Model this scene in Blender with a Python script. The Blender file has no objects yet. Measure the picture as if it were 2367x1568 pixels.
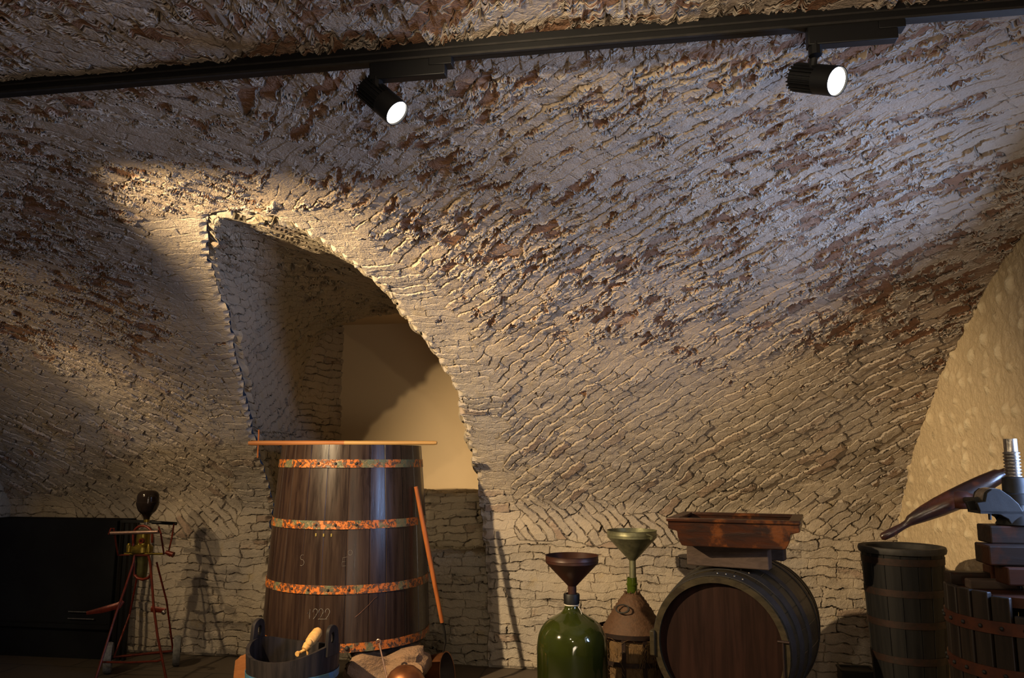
import bpy, math, random
import numpy as np
from mathutils import Vector, Matrix
random.seed(7)
S = bpy.context.scene
COL = S.collection
R = math.radians
# ------------------------------------------------------------------ camera
W, H, F = 2367.0, 1568.0, 1805.0
PITCH, YAW, EYE = R(8.7), R(9.1), 1.5
cam = bpy.data.cameras.new('camera'); cam.sensor_width = 36; cam.lens = F / W * 36
cam.clip_start = .05; cam.clip_end = 60
co = bpy.data.objects.new('camera', cam); COL.objects.link(co)
co.location = (0, 0, EYE); co.rotation_euler = (R(90) + PITCH, 0, YAW)
S.camera = co
S.view_settings.view_transform = 'Standard'; S.view_settings.look = 'None'
S.view_settings.exposure = 0.0; S.view_settings.gamma = 1.0
S.view_settings.use_curve_mapping = False
w = bpy.data.worlds.new('world'); S.world = w; w.use_nodes = True
w.node_tree.nodes['Background'].inputs[0].default_value = (.35, .5, 1, 1)
w.node_tree.nodes['Background'].inputs[1].default_value = 0.02
# ------------------------------------------------------------------ lights
WARM = (1.0, .73, .41); NEUT = (1.0, .80, .53); BLUE = (.38, .56, 1.0)
def spot(name, loc, target, energy, color, size=70, blend=.6, radius=.03, parent=None):
    l = bpy.data.lights.new(name, 'SPOT'); l.energy = energy; l.color = color
    l.spot_size = R(size); l.spot_blend = blend; l.shadow_soft_size = radius
    o = bpy.data.objects.new(name, l); COL.objects.link(o)
    o.location = loc
    o.rotation_euler = (Vector(target) - Vector(loc)).to_track_quat('-Z', 'Y').to_euler()
    return o
LAMPS = [  # position of the lens, aim, power, colour, cone, blend  (lens of every lamp on the rails)
    ('key', (-2.70, 2.16, 2.50), (-.40, 5.17, .80), 1020, WARM, 78, .7),
    ('left', (-4.25, 2.12, 2.50), (-3.0, 5.75, .85), 110, WARM, 66, .8),
    ('visible_a', (-.62, 2.14, 2.45), (-.1, 1.75, 1.95), 18, NEUT, 120, .5),
    ('visible_b', (.60, 2.10, 2.45), (.85, 1.4, 1.9), 22, NEUT, 130, .5),
]
# daylight through the window of the right end wall
al = bpy.data.lights.new('daylight', 'AREA'); al.shape = 'RECTANGLE'; al.size = .62; al.size_y = .95
al.energy = 140; al.color = BLUE
ao = bpy.data.objects.new('daylight', al); COL.objects.link(ao)
ao.location = (2.22, 3.05, 1.62); ao.rotation_euler = (0, R(90), 0)
ao.rotation_euler = Vector((-1, .12, -.02)).to_track_quat('-Z', 'Z').to_euler()
dl = bpy.data.lights.new('added_fill_light', 'AREA'); dl.shape = 'RECTANGLE'; dl.size = 1.0; dl.size_y = 1.7  # added fill light behind the camera, softly brightens the ceiling
dl.energy = 85; dl.color = (1, .80, .60)
do = bpy.data.objects.new('added_fill_light', dl); COL.objects.link(do); do.location = (.9, -1.45, .75)
do.rotation_euler = Vector((-.5, .6, 1.0)).to_track_quat('-Z', 'Z').to_euler()
spot('left_wall_lamp_light', (-4.12, 3.80, 2.36), (-2.75, 5.85, .75), 95, WARM, 56, .8)
spot('far_side_lamp_light', (.15, .35, 2.25), (.2, 5.6, .9), 40, (1, .78, .48), 92, .8)
spot('far_side_lamp_light', (-.45, 1.25, 2.48), (.55, 4.3, 2.15), 50, (1, .80, .52), 84, .8)

# ------------------------------------------------------------------ geometry of the view
def ray(px, py):
    r = (px - W / 2) / F; u = (H / 2 - py) / F
    f = math.cos(PITCH) - u * math.sin(PITCH); z = math.sin(PITCH) + u * math.cos(PITCH)
    return Vector((r * math.cos(YAW) - f * math.sin(YAW), r * math.sin(YAW) + f * math.cos(YAW), z))
def PY(px, py, Y): d = ray(px, py); t = Y / d.y; return Vector((d.x * t, Y, EYE + d.z * t))
def PZ(px, py, z): d = ray(px, py); t = (z - EYE) / d.z; return Vector((d.x * t, d.y * t, z))
# ------------------------------------------------------------------ materials
class N:
    """small node-tree helper"""
    def __init__(s, name):
        s.m = bpy.data.materials.new(name); s.m.use_nodes = True
        s.t = s.m.node_tree; s.t.nodes.clear()
        s.out = s.t.nodes.new('ShaderNodeOutputMaterial')
        s.b = s.t.nodes.new('ShaderNodeBsdfPrincipled'); s.t.links.new(s.b.outputs[0], s.out.inputs[0])
    def n(s, kind, **kw):
        nd = s.t.nodes.new(kind)
        for k, v in kw.items(): setattr(nd, k, v)
        return nd
    def put(s, sock, v):
        if v is None: return
        if isinstance(v, bpy.types.NodeSocket): s.t.links.new(v, sock)
        else:
            if isinstance(v, (tuple, list)) and len(v) == 3 and sock.type == 'RGBA': v = (*v, 1)
            sock.default_value = v
    def math(s, op, a, b=None, c=None, clamp=False):
        nd = s.n('ShaderNodeMath', operation=op, use_clamp=clamp)
        s.put(nd.inputs[0], a); s.put(nd.inputs[1], b); s.put(nd.inputs[2], c); return nd.outputs[0]
    def vmath(s, op, a, b=None, scale=None):
        nd = s.n('ShaderNodeVectorMath', operation=op); s.put(nd.inputs[0], a); s.put(nd.inputs[1], b)
        if scale is not None: s.put(nd.inputs['Scale'], scale)
        return nd.outputs['Value'] if op in ('LENGTH', 'DOT_PRODUCT') else nd.outputs[0]
    def attr(s, name): return s.n('ShaderNodeAttribute', attribute_name=name)
    def noise(s, vec, scale, detail=3, rough=.55, color=False, dist=0):
        nd = s.n('ShaderNodeTexNoise'); s.put(nd.inputs['Vector'], vec)
        nd.inputs['Scale'].default_value = scale; nd.inputs['Detail'].default_value = detail
        nd.inputs['Roughness'].default_value = rough; nd.inputs['Distortion'].default_value = dist
        return nd.outputs['Color' if color else 'Fac']
    def voro(s, vec, scale, feature='F1', out='Distance', rand=1):
        nd = s.n('ShaderNodeTexVoronoi', feature=feature); s.put(nd.inputs['Vector'], vec)
        nd.inputs['Scale'].default_value = scale; nd.inputs['Randomness'].default_value = rand
        return nd.outputs[out]
    def step(s, v, a, b):
        nd = s.n('ShaderNodeMapRange', interpolation_type='SMOOTHSTEP')
        s.put(nd.inputs[0], v); nd.inputs[1].default_value = a; nd.inputs[2].default_value = b
        return nd.outputs[0]
    def mix(s, f, a, b):
        nd = s.n('ShaderNodeMix', data_type='RGBA'); s.put(nd.inputs[0], f); s.put(nd.inputs[6], a); s.put(nd.inputs[7], b)
        return nd.outputs[2]
    def scl(s, vec, sc):
        nd = s.n('ShaderNodeMapping'); s.put(nd.inputs[0], vec); nd.inputs['Scale'].default_value = sc
        return nd.outputs[0]
    def obj(s): return s.n('ShaderNodeTexCoord').outputs['Object']
    def bump(s, h, dist=.002, strength=1):
        nd = s.n('ShaderNodeBump'); s.put(nd.inputs['Height'], h); nd.inputs['Distance'].default_value = dist
        nd.inputs['Strength'].default_value = strength; s.put(s.b.inputs['Normal'], nd.outputs[0])
    def set(s, color=None, rough=None, metal=None, **kw):
        s.put(s.b.inputs['Base Color'], color); s.put(s.b.inputs['Roughness'], rough); s.put(s.b.inputs['Metallic'], metal)
        for k, v in kw.items(): s.put(s.b.inputs[k], v)
    def disp(s, h):
        nd = s.n('ShaderNodeDisplacement'); s.put(nd.inputs['Height'], h)
        nd.inputs['Midlevel'].default_value = 0; nd.inputs['Scale'].default_value = 1
        s.t.links.new(nd.outputs[0], s.out.inputs['Displacement']); s.m.displacement_method = 'BOTH'

def masonry(name, ca, cb, cr, relief=1.0, rw=.22, rh=.062, plaster=(.50, .62), chips=True):
    """lime-smeared old bricks; the point attribute 'bc' holds metres along / across the courses,
    'ch' how much bare brick shows, 'fd' fades the relief at joined edges, 'pl' adds smooth plaster"""
    g = N(name)
    bc = g.attr('bc').outputs['Vector']; ch = g.attr('ch').outputs['Fac']; fd = g.attr('fd').outputs['Fac']
    pl = g.attr('pl').outputs['Fac']
    uv = g.attr('uvm').outputs['Vector']
    c1 = g.vmath('SUBTRACT', g.noise(bc, 4.0, 2, color=True), (.5, .5, .5))
    c2 = g.vmath('SUBTRACT', g.noise(bc, 21, 2, color=True), (.5, .5, .5))
    wv = g.vmath('ADD', bc, g.vmath('SCALE', c1, scale=.11)); wv = g.vmath('ADD', wv, g.vmath('SCALE', c2, scale=.028))
    br = g.n('ShaderNodeTexBrick'); g.put(br.inputs['Vector'], wv)
    br.offset = .45; br.squash = .8; br.squash_frequency = 3
    br.inputs['Color1'].default_value = (0, 0, 0, 1); br.inputs['Color2'].default_value = (1, 1, 1, 1)
    br.inputs['Mortar'].default_value = (.5, .5, .5, 1); br.inputs['Scale'].default_value = 1
    br.inputs['Mortar Size'].default_value = .006; br.inputs['Mortar Smooth'].default_value = .75
    br.inputs['Brick Width'].default_value = rw; br.inputs['Row Height'].default_value = rh
    mort = br.outputs['Fac']; rnd = br.outputs['Color']
    # tilted beds: each brick leans out along its own edge
    fine = g.noise(uv, 120, 4, .6); mid = g.noise(uv, 16, 3); big = g.noise(uv, 1.6, 2)
    sp = g.n('ShaderNodeSeparateXYZ'); g.put(sp.inputs[0], wv)
    fy = g.math('FRACT', g.math('DIVIDE', sp.outputs[1], rh))
    tl = g.math('SUBTRACT', g.math('MULTIPLY', g.step(g.noise(uv, 1.9, 2), .30, .62), .8), .1)
    gap = g.math('ADD', .12, g.math('MULTIPLY', g.step(g.noise(uv, 9, 3), .40, .60), .9))                        # how open the joint is
    P0 = g.step(g.noise(g.scl(uv, (1, 1.25, 1)), 3.3, 4, .62), plaster[0], plaster[1])
    P = g.math('MAXIMUM', g.math('MULTIPLY', P0, .85), pl, clamp=True)
    hb = g.math('MULTIPLY', rnd, .022)
    hb = g.math('ADD', hb, g.math('MULTIPLY', g.math('MULTIPLY', fy, tl), .022))
    hb = g.math('SUBTRACT', hb, g.math('MULTIPLY', g.math('MULTIPLY', mort, gap), .030))
    hb = g.math('SUBTRACT', hb, g.math('MULTIPLY', mort, .006))
    hole = g.math('MULTIPLY', g.step(mort, .35, .8), g.step(g.noise(uv, 13, 3, .6), .55, .64))
    hb = g.math('SUBTRACT', hb, g.math('MULTIPLY', hole, .045))
    hb = g.math('ADD', hb, g.math('MULTIPLY', mid, .017))
    hp = g.math('ADD', .012, g.math('MULTIPLY', mid, .014))
    h = g.n('ShaderNodeMix', data_type='FLOAT'); g.put(h.inputs[0], P); g.put(h.inputs[2], hb); g.put(h.inputs[3], hp)
    h = h.outputs[0]
    chip = None
    if chips:
        # bare brick faces sunk between squeezed-out lime
        e1 = g.noise(g.scl(wv, (7.5, 15, 7)), 1.0, 4, .62, dist=.3)
        sel = g.math('ADD', g.math('MULTIPLY', g.math('SUBTRACT', rnd, .5), .18), e1)
        sel = g.math('ADD', sel, g.math('MULTIPLY', g.math('SUBTRACT', g.noise(uv, 2.2, 3, .6), .5), .45))
        thr = g.math('SUBTRACT', .85, g.math('MULTIPLY', ch, .30))
        dd = g.math('SUBTRACT', g.math('SUBTRACT', sel, thr), g.math('MULTIPLY', mort, .12))
        ok = g.math('SUBTRACT', 1, g.math('MULTIPLY', P0, .5))
        chip = g.math('MULTIPLY', g.step(dd, -.01, .025), ok)
        lip = g.math('MULTIPLY', g.math('MULTIPLY', g.step(dd, -.075, -.012), g.math('SUBTRACT', 1, g.step(dd, -.012, .012))), ok)
        h = g.math('SUBTRACT', h, g.math('MULTIPLY', chip, .014))
        h = g.math('ADD', h, g.math('MULTIPLY', g.math('MULTIPLY', lip, ch), .007))
    h = g.math('ADD', h, g.math('MULTIPLY', fine, .0055))
    h = g.math('MULTIPLY', h, relief)
    h = g.math('ADD', h, g.math('MULTIPLY', g.math('SUBTRACT', big, .5), .07))
    h = g.math('MULTIPLY', h, fd)
    g.disp(h)
    col = g.mix(g.step(g.noise(uv, 1.1, 4, .6), .35, .68), ca, cb)
    col = g.mix(g.math('MULTIPLY', g.math('MULTIPLY', g.math('SUBTRACT', 1, P), rnd), .6), col, (cb[0] * .70, cb[1] * .68, cb[2] * .68))
    st = g.step(g.noise(uv, 5.5, 4), .60, .74)
    col = g.mix(g.math('MULTIPLY', st, .45), col, (.36, .27, .12))
    few = g.math('GREATER_THAN', rnd, .93)
    col = g.mix(g.math('MULTIPLY', g.math('MULTIPLY', few, g.math('SUBTRACT', 1, P)), .35), col, cr)
    if chips:
        cc = g.mix(g.noise(uv, 9, 2), cr, (cr[0] * .55, cr[1] * .6, cr[2] * .7))
        col = g.mix(g.math('MULTIPLY', ch, .55), col, (.37, .275, .20))
        col = g.mix(g.math('MULTIPLY', chip, .9), col, cc)
        col = g.mix(g.math('MULTIPLY', g.math('MULTIPLY', lip, ch), .35), col, (.58, .56, .50))
    col = g.mix(g.math('MULTIPLY', g.math('MULTIPLY', mort, gap), .40), col, (.15, .11, .07))
    col = g.mix(g.math('MULTIPLY', hole, .75), col, (.06, .04, .025))
    col = g.mix(g.math('MULTIPLY', g.noise(uv, 90, 2), .3), col, (.20, .16, .12))
    g.set(col, .92); g.b.inputs['Specular IOR Level'].default_value = .15
    return g.m
M = {}
M['vault'] = masonry('lime_smeared_brick', (.46, .39, .30), (.37, .34, .305), (.27, .115, .05), 1.0)
M['niche'] = masonry('niche_masonry', (.42, .36, .27), (.34, .315, .25), (.18, .09, .045), 1.0, plaster=(.46, .56))

def m_plain_plaster():
    g = N('smooth_plaster'); c = g.obj()
    g.set(g.mix(g.noise(c, 2.2, 5, .6), (.55, .42, .26), (.48, .375, .24)), .85)
    g.bump(g.math('ADD', g.noise(c, 7, 4), g.math('MULTIPLY', g.noise(c, 160, 2), .08)), .006, .6); return g.m
M['plaster'] = m_plain_plaster()
def m_cobble():
    g = N('cobble_render'); c = g.attr('uvm').outputs['Vector']
    wc = g.vmath('ADD', c, g.vmath('SCALE', g.noise(c, 5, 2, color=True), scale=.12))
    v = g.voro(wc, 11, 'F1'); cell = g.voro(wc, 11, 'F1', 'Color')
    dome = g.step(v, .55, .08); sel = g.step(cell, .25, .75)
    h = g.math('MULTIPLY', g.math('MULTIPLY', dome, sel), .020)
    pit = g.step(g.noise(c, 6.5, 3), .74, .80)
    h = g.math('SUBTRACT', h, g.math('MULTIPLY', pit, .004))
    h = g.math('ADD', h, g.math('MULTIPLY', g.noise(c, 22, 4), .022)); h = g.math('ADD', h, g.math('MULTIPLY', g.noise(c, 2, 2), .05))
    g.disp(h)
    col = g.mix(g.noise(c, 3, 4), (.50, .40, .26), (.43, .34, .225))
    col = g.mix(g.math('MULTIPLY', g.math('MULTIPLY', dome, sel), .6), col, (.60, .53, .38))
    col = g.mix(g.math('MULTIPLY', pit, .28), col, (.20, .12, .05))
    g.set(col, .9); g.b.inputs['Specular IOR Level'].default_value = .15; return g.m
M['cobble'] = m_cobble()
def m_floor():
    g = N('stone_slabs'); c = g.obj()
    br = g.n('ShaderNodeTexBrick'); g.put(br.inputs['Vector'], c); br.inputs['Scale'].default_value = 1
    br.inputs['Brick Width'].default_value = .75; br.inputs['Row Height'].default_value = .45; br.inputs['Mortar Size'].default_value = .006
    br.inputs['Color1'].default_value = (.085, .06, .038, 1); br.inputs['Color2'].default_value = (.07, .054, .038, 1); br.inputs['Mortar'].default_value = (.02, .018, .015, 1)
    g.set(g.mix(g.math('MULTIPLY', g.noise(c, 5, 5), .6), br.outputs['Color'], (.06, .05, .04)), .62)
    g.bump(g.math('SUBTRACT', g.math('MULTIPLY', g.noise(c, 12, 4), .4), br.outputs['Fac']), .006); return g.m
M['floor'] = m_floor()
def m_wood(name, a, b, c3=None, rough=.5, grain=(40, 40, 2.2), bump=.0015, spec=.14, coat=0):
    g = N(name); c = g.obj()
    gr = g.noise(g.scl(c, grain), 1.0, 5, .6, dist=.4)
    col = g.mix(g.step(gr, .32, .68), a, b)
    if c3: col = g.mix(g.step(g.noise(c, 7, 5, .65), .52, .64), col, c3)
    g.set(col, g.math('ADD', rough - .12, g.math('MULTIPLY', gr, .25)))
    g.b.inputs['Specular IOR Level'].default_value = spec; g.b.inputs['Coat Weight'].default_value = coat; g.b.inputs['Coat Roughness'].default_value = .3
    g.bump(gr, bump); return g.m
M['vat'] = m_wood('dark_stained_staves', (.011, .006, .005), (.028, .016, .011), None, .29, (34, 34, 1.6), .001, .30)
M['vat_rim'] = m_wood('weathered_grey_wood', (.07, .055, .045), (.13, .105, .085), None, .6, (34, 34, 1.6))
M['pole'] = m_wood('red_brown_handle_wood', (.24, .085, .03), (.31, .13, .045), None, .45, (3, 60, 60))
M['pole_pale'] = m_wood('pale_handle_wood', (.32, .19, .07), (.25, .14, .05), None, .45, (3, 60, 60))
M['handle'] = m_wood('orange_handle_wood', (.28, .085, .022), (.20, .06, .018), None, .42, (60, 60, 3))
M['tub'] = m_wood('black_brown_tub_wood', (.010, .009, .010), (.022, .018, .018), None, .5, (34, 34, 3))
M['barrel'] = m_wood('olive_brown_barrel_wood', (.020, .016, .009), (.034, .026, .014), (.018, .013, .008), .42, (3, 30, 30))
M['head'] = m_wood('red_brown_barrel_head', (.009, .004, .003), (.017, .0065, .0045), None, .42, (26, 26, 2))
M['trough'] = m_wood('glossy_chestnut_wood', (.032, .010, .004), (.012, .005, .003), (.085, .025, .005), .30, (2.5, 26, 26), .0025, .25)
M['beam'] = m_wood('grey_brown_beam', (.038, .026, .021), (.058, .040, .032), None, .7, (3, 40, 40), .003)
M['bucket'] = m_wood('black_bucket_wood', (.0055, .0055, .006), (.009, .0085, .0085), None, .5, (36, 36, 2))
M['press_wood'] = m_wood('dark_press_slats', (.010, .008, .007), (.019, .013, .010), None, .5, (36, 36, 2))
M['press_block'] = m_wood('press_block_wood', (.015, .009, .0065), (.010, .0065, .005), (.032, .011, .005), .48, (3, 26, 26))
M['press_block_red'] = m_wood('red_press_wood', (.036, .012, .006), (.024, .009, .005), None, .45, (3, 26, 26))
M['lever'] = m_wood('polished_lever_wood', (.028, .010, .006), (.013, .006, .005), (.055, .016, .007), .28, (4, 30, 30), .001, .5)
M['tap'] = m_wood('light_boxwood', (.50, .30, .11), (.40, .22, .075), None, .5, (6, 60, 60))
M['log'] = m_wood('orange_split_wood', (.30, .12, .04), (.20, .075, .025), None, .75, (3, 3, 12), .006)
def m_hoop():
    g = N('flaking_orange_hoop'); c = g.obj()
    n1 = g.step(g.noise(c, 42, 6, .75), .47, .54)
    n2 = g.step(g.noise(c, 9, 3), .52, .60)
    col = g.mix(n1, (.36, .092, .006), (.04, .018, .010)); col = g.mix(g.math('MULTIPLY', n2, .85), col, (.075, .095, .05))
    g.set(col, .5); g.bump(n1, .0015); return g.m
M['hoop'] = m_hoop()
def m_metal(name, a, b, rough=.4, metal=.8, sc=14, bump=.001):
    g = N(name); c = g.obj(); n = g.noise(c, sc, 5, .6)
    g.set(g.mix(g.step(n, .35, .65), a, b), g.math('ADD', rough - .1, g.math('MULTIPLY', n, .25)), metal); g.b.inputs['Specular IOR Level'].default_value = .3 if rough < .65 else .08; g.bump(n, bump); return g.m
M['rust'] = m_metal('rusty_iron', (.024, .012, .009), (.014, .009, .0075), .55, .45, 30)
M['rust_hoop'] = m_metal('red_rust_hoop', (.06, .018, .009), (.036, .012, .008), .5, .35, 24)
M['iron'] = m_metal('dark_cast_iron', (.022, .020, .019), (.014, .013, .012), .62, .1, 20)
M['press_iron'] = m_metal('dark_press_iron', (.009, .0085, .008), (.006, .0055, .005), .6, .1, 20)
M['steel'] = m_metal('worn_screw_steel', (.36, .34, .32), (.22, .20, .18), .28, .95, 40)
M['copper'] = m_metal('aged_copper', (.30, .12, .05), (.17, .065, .03), .36, .85, 12)
M['copper_in'] = m_metal('dark_copper_inside', (.06, .045, .04), (.04, .03, .03), .5, .4, 12)  # darker, less metallic copper for the inner face of the pan
M['brown_tin'] = m_metal('brown_painted_tin', (.035, .012, .008), (.024, .010, .007), .42, .15, 12)
M['zinc'] = m_metal('old_zinc', (.19, .19, .115), (.12, .12, .075), .42, .65, 20)
M['red_paint'] = m_metal('red_painted_tube', (.12, .018, .008), (.075, .012, .007), .33, .25, 30)
M['brass'] = m_metal('tarnished_brass', (.26, .19, .03), (.15, .11, .025), .3, .8, 16)
M['green_brass'] = m_metal('green_tarnished_brass', (.10, .10, .035), (.07, .06, .025), .4, .6, 16)
M['black_plastic'] = m_metal('black_lamp_housing', (.004, .004, .0045), (.003, .003, .0035), .5, .0, 3, .0001)
M['bulb_black'] = m_metal('glossy_black_air_vessel', (.014, .010, .008), (.020, .013, .010), .12, .2, 3, .0001)
M['black_panel'] = m_metal('dark_grey_panel', (.011, .012, .014), (.008, .008, .010), .85, .0, 2, .0003)
M['handle_steel'] = m_metal('worn_handle_steel', (.35, .24, .20), (.24, .15, .12), .3, .8, 30)
M['wheel'] = m_metal('grey_rubber_wheel', (.15, .15, .15), (.10, .10, .10), .8, 0, 60)
M['blue_band'] = m_metal('blue_painted_hoop', (.035, .12, .26), (.05, .10, .09), .5, .1, 30)
M['chalk'] = m_metal('chalk_marks', (.17, .15, .13), (.09, .08, .07), .9, 0, 90)
M['yellow_mark'] = m_metal('yellow_paint_marks', (.24, .18, .05), (.17, .13, .04), .8, 0, 60)
M['cord'] = m_metal('white_string', (.5, .47, .4), (.4, .38, .33), .9, 0, 60)
def m_stone():
    g = N('rough_support_stone'); c = g.obj()
    g.set(g.mix(g.noise(c, 9, 4), (.30, .165, .08), (.10, .075, .055)), .9)
    g.bump(g.noise(c, 24, 5, .7), .02); return g.m
M['stone'] = m_stone()
def m_glass(name, col, rough, dusty):
    g = N(name); c = g.obj()
    g.set(col, rough, 0); g.b.inputs['Transmission Weight'].default_value = 1; g.b.inputs['IOR'].default_value = 1.5
    df = g.n('ShaderNodeBsdfDiffuse'); df.inputs[0].default_value = dusty
    mx = g.n('ShaderNodeMixShader')
    sep = g.n('ShaderNodeSeparateXYZ'); g.put(sep.inputs[0], c)
    hi = g.step(sep.outputs[2], .38, .58)
    f = g.math('ADD', .30, g.math('MULTIPLY', g.math('MULTIPLY', hi, g.noise(c, 12, 4)), .55), clamp=True)
    g.put(mx.inputs[0], f); g.t.links.new(g.b.outputs[0], mx.inputs[1]); g.t.links.new(df.outputs[0], mx.inputs[2])
    gl = g.n('ShaderNodeBsdfGlossy'); gl.inputs['Roughness'].default_value = .06; gl.inputs[0].default_value = (1, 1, 1, 1)
    fr = g.n('ShaderNodeFresnel'); fr.inputs[0].default_value = 1.45
    m2 = g.n('ShaderNodeMixShader'); g.put(m2.inputs[0], fr.outputs[0])
    g.t.links.new(mx.outputs[0], m2.inputs[1]); g.t.links.new(gl.outputs[0], m2.inputs[2])
    g.t.links.new(m2.outputs[0], g.out.inputs[0]); return g.m
M['glass'] = m_glass('dusty_green_glass', (.16, .22, .025), .10, (.035, .045, .008, 1))
M['glass2'] = m_glass('clear_green_glass', (.25, .42, .04), .05, (.06, .09, .01, 1))
def m_wicker():
    g = N('brown_wicker'); c = g.obj()
    g.set(g.mix(g.noise(c, 60, 3), (.10, .045, .018), (.035, .017, .008)), .75); g.bump(g.noise(c, 90, 3), .003); return g.m
M['wicker'] = m_wicker()
def m_straw():
    g = N('golden_straw'); c = g.obj()
    g.set(g.mix(g.noise(c, 30, 3), (.13, .07, .02), (.045, .024, .008)), .7); g.bump(g.noise(g.scl(c, (60, 60, 20)), 1, 3), .01); return g.m
M['straw'] = m_straw()
def m_emit(name, col, st):
    m = bpy.data.materials.new(name); m.use_nodes = True; t = m.node_tree; t.nodes.clear()
    o = t.nodes.new('ShaderNodeOutputMaterial'); e = t.nodes.new('ShaderNodeEmission')
    e.inputs[0].default_value = (*col, 1); e.inputs[1].default_value = st; t.links.new(e.outputs[0], o.inputs[0]); return m
M['lens'] = m_emit('lit_lamp_lens', (1, .93, .8), 7)
def m_pane():
    g = N('window_glass'); g.set((1, 1, 1), .02); g.b.inputs['Transmission Weight'].default_value = 1; g.b.inputs['IOR'].default_value = 1.02; return g.m
M['pane'] = m_pane()

# ------------------------------------------------------------------ mesh helpers
class MB:
    def __init__(s): s.v = []; s.f = []
    def add(s, v, f):
        k = len(s.v); s.v += [tuple(a) for a in v]; s.f += [tuple(i + k for i in q) for q in f]; return s
    def box(s, a, b, mat=None):
        x0, y0, z0 = a; x1, y1, z1 = b
        v = [Vector(p) for p in ((x0,y0,z0),(x1,y0,z0),(x1,y1,z0),(x0,y1,z0),(x0,y0,z1),(x1,y0,z1),(x1,y1,z1),(x0,y1,z1))]
        if mat: v = [mat @ p for p in v]
        return s.add(v, [(3,2,1,0),(4,5,6,7),(0,1,5,4),(1,2,6,5),(2,3,7,6),(3,0,4,7)])
    def lathe(s, prof, n=48, mat=None, closed=False, a0=0, a1=2 * math.pi):
        """prof: list of (r, z); closed profile loops on itself"""
        full = abs(a1 - a0 - 2 * math.pi) < 1e-6; m = n if full else n + 1
        v = []
        for i in range(m):
            a = a0 + (a1 - a0) * i / n
            for r, z in prof:
                p = Vector((r * math.cos(a), r * math.sin(a), z)); v.append(mat @ p if mat else p)
        L = len(prof); f = []
        for i in range(n):
            i2 = (i + 1) % m
            for j in range(L if closed else L - 1):
                j2 = (j + 1) % L
                f.append((i * L + j, i2 * L + j, i2 * L + j2, i * L + j2))
        return s.add(v, f)
    def tube(s, pts, rad, n=10, caps=True, flat=None):
        pts = [Vector(p) for p in pts]; L = len(pts)
        if not isinstance(rad, (list, tuple)): rad = [rad] * L
        T = [(pts[min(i + 1, L - 1)] - pts[max(i - 1, 0)]).normalized() for i in range(L)]
        up = Vector((0, 0, 1)) if abs(T[0].z) < .9 else Vector((1, 0, 0))
        a = T[0].cross(up).normalized(); v = []
        for i in range(L):
            a = (a - T[i] * a.dot(T[i])).normalized(); b = T[i].cross(a)
            for k in range(n):
                t = 2 * math.pi * k / n; v.append(pts[i] + (a * math.cos(t) + b * math.sin(t) * (flat or 1)) * rad[i])
        f = []
        for i in range(L - 1):
            for k in range(n):
                k2 = (k + 1) % n; f.append((i * n + k, i * n + k2, (i + 1) * n + k2, (i + 1) * n + k))
        if caps: f.append(tuple(range(n))[::-1]); f.append(tuple((L - 1) * n + k for k in range(n)))
        return s.add(v, f)
    def ball(s, c, r, n=12, m=8, sq=(1, 1, 1)):
        prof = [(math.sin(math.pi * j / m), -math.cos(math.pi * j / m)) for j in range(m + 1)]
        prof[0] = (1e-4, -1); prof[-1] = (1e-4, 1)
        return s.lathe(prof, n, Matrix.Translation(Vector(c)) @ Matrix.Diagonal((r * sq[0], r * sq[1], r * sq[2], 1)))
    def prism(s, poly, d0, d1, mat):
        """poly in local x-z, extruded along local y from d0 to d1"""
        n = len(poly); v = [mat @ Vector((x, d0, z)) for x, z in poly] + [mat @ Vector((x, d1, z)) for x, z in poly]
        f = [tuple(range(n)), tuple(range(2 * n - 1, n - 1, -1))] + [(i, i + n, (i + 1) % n + n, (i + 1) % n) for i in range(n)]
        return s.add(v, f)
    def build(s, name, mat, parent=None, bevel=0, smooth=True, loc=None, ang=35):
        me = bpy.data.meshes.new(name); org = Vector(loc) if loc is not None else Vector((0, 0, 0))
        me.from_pydata([tuple(Vector(p) - org) for p in s.v], [], s.f); me.update()
        import bmesh
        bm = bmesh.new(); bm.from_mesh(me); bmesh.ops.recalc_face_normals(bm, faces=bm.faces); bm.to_mesh(me); bm.free()
        if smooth:
            me.shade_smooth(); me.set_sharp_from_angle(angle=R(ang))
        me.materials.append(mat)
        o = bpy.data.objects.new(name, me); COL.objects.link(o)
        if loc is not None: o.location = org
        if parent:
            o.parent = parent
            o.matrix_parent_inverse = Matrix.Translation(-Vector(parent.location)) if not parent.parent and parent.type == 'EMPTY' else Matrix.Translation(-parent.matrix_basis.to_translation())
            if parent.parent: o.matrix_parent_inverse = Matrix.Translation(-(parent.parent.location if parent.parent.type == 'EMPTY' else Vector((0,0,0))) + Vector((0,0,0)))
        if bevel:
            b = o.modifiers.new('bevel', 'BEVEL'); b.width = bevel; b.segments = 2; b.limit_method = 'ANGLE'; b.angle_limit = R(40)
        return o
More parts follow.
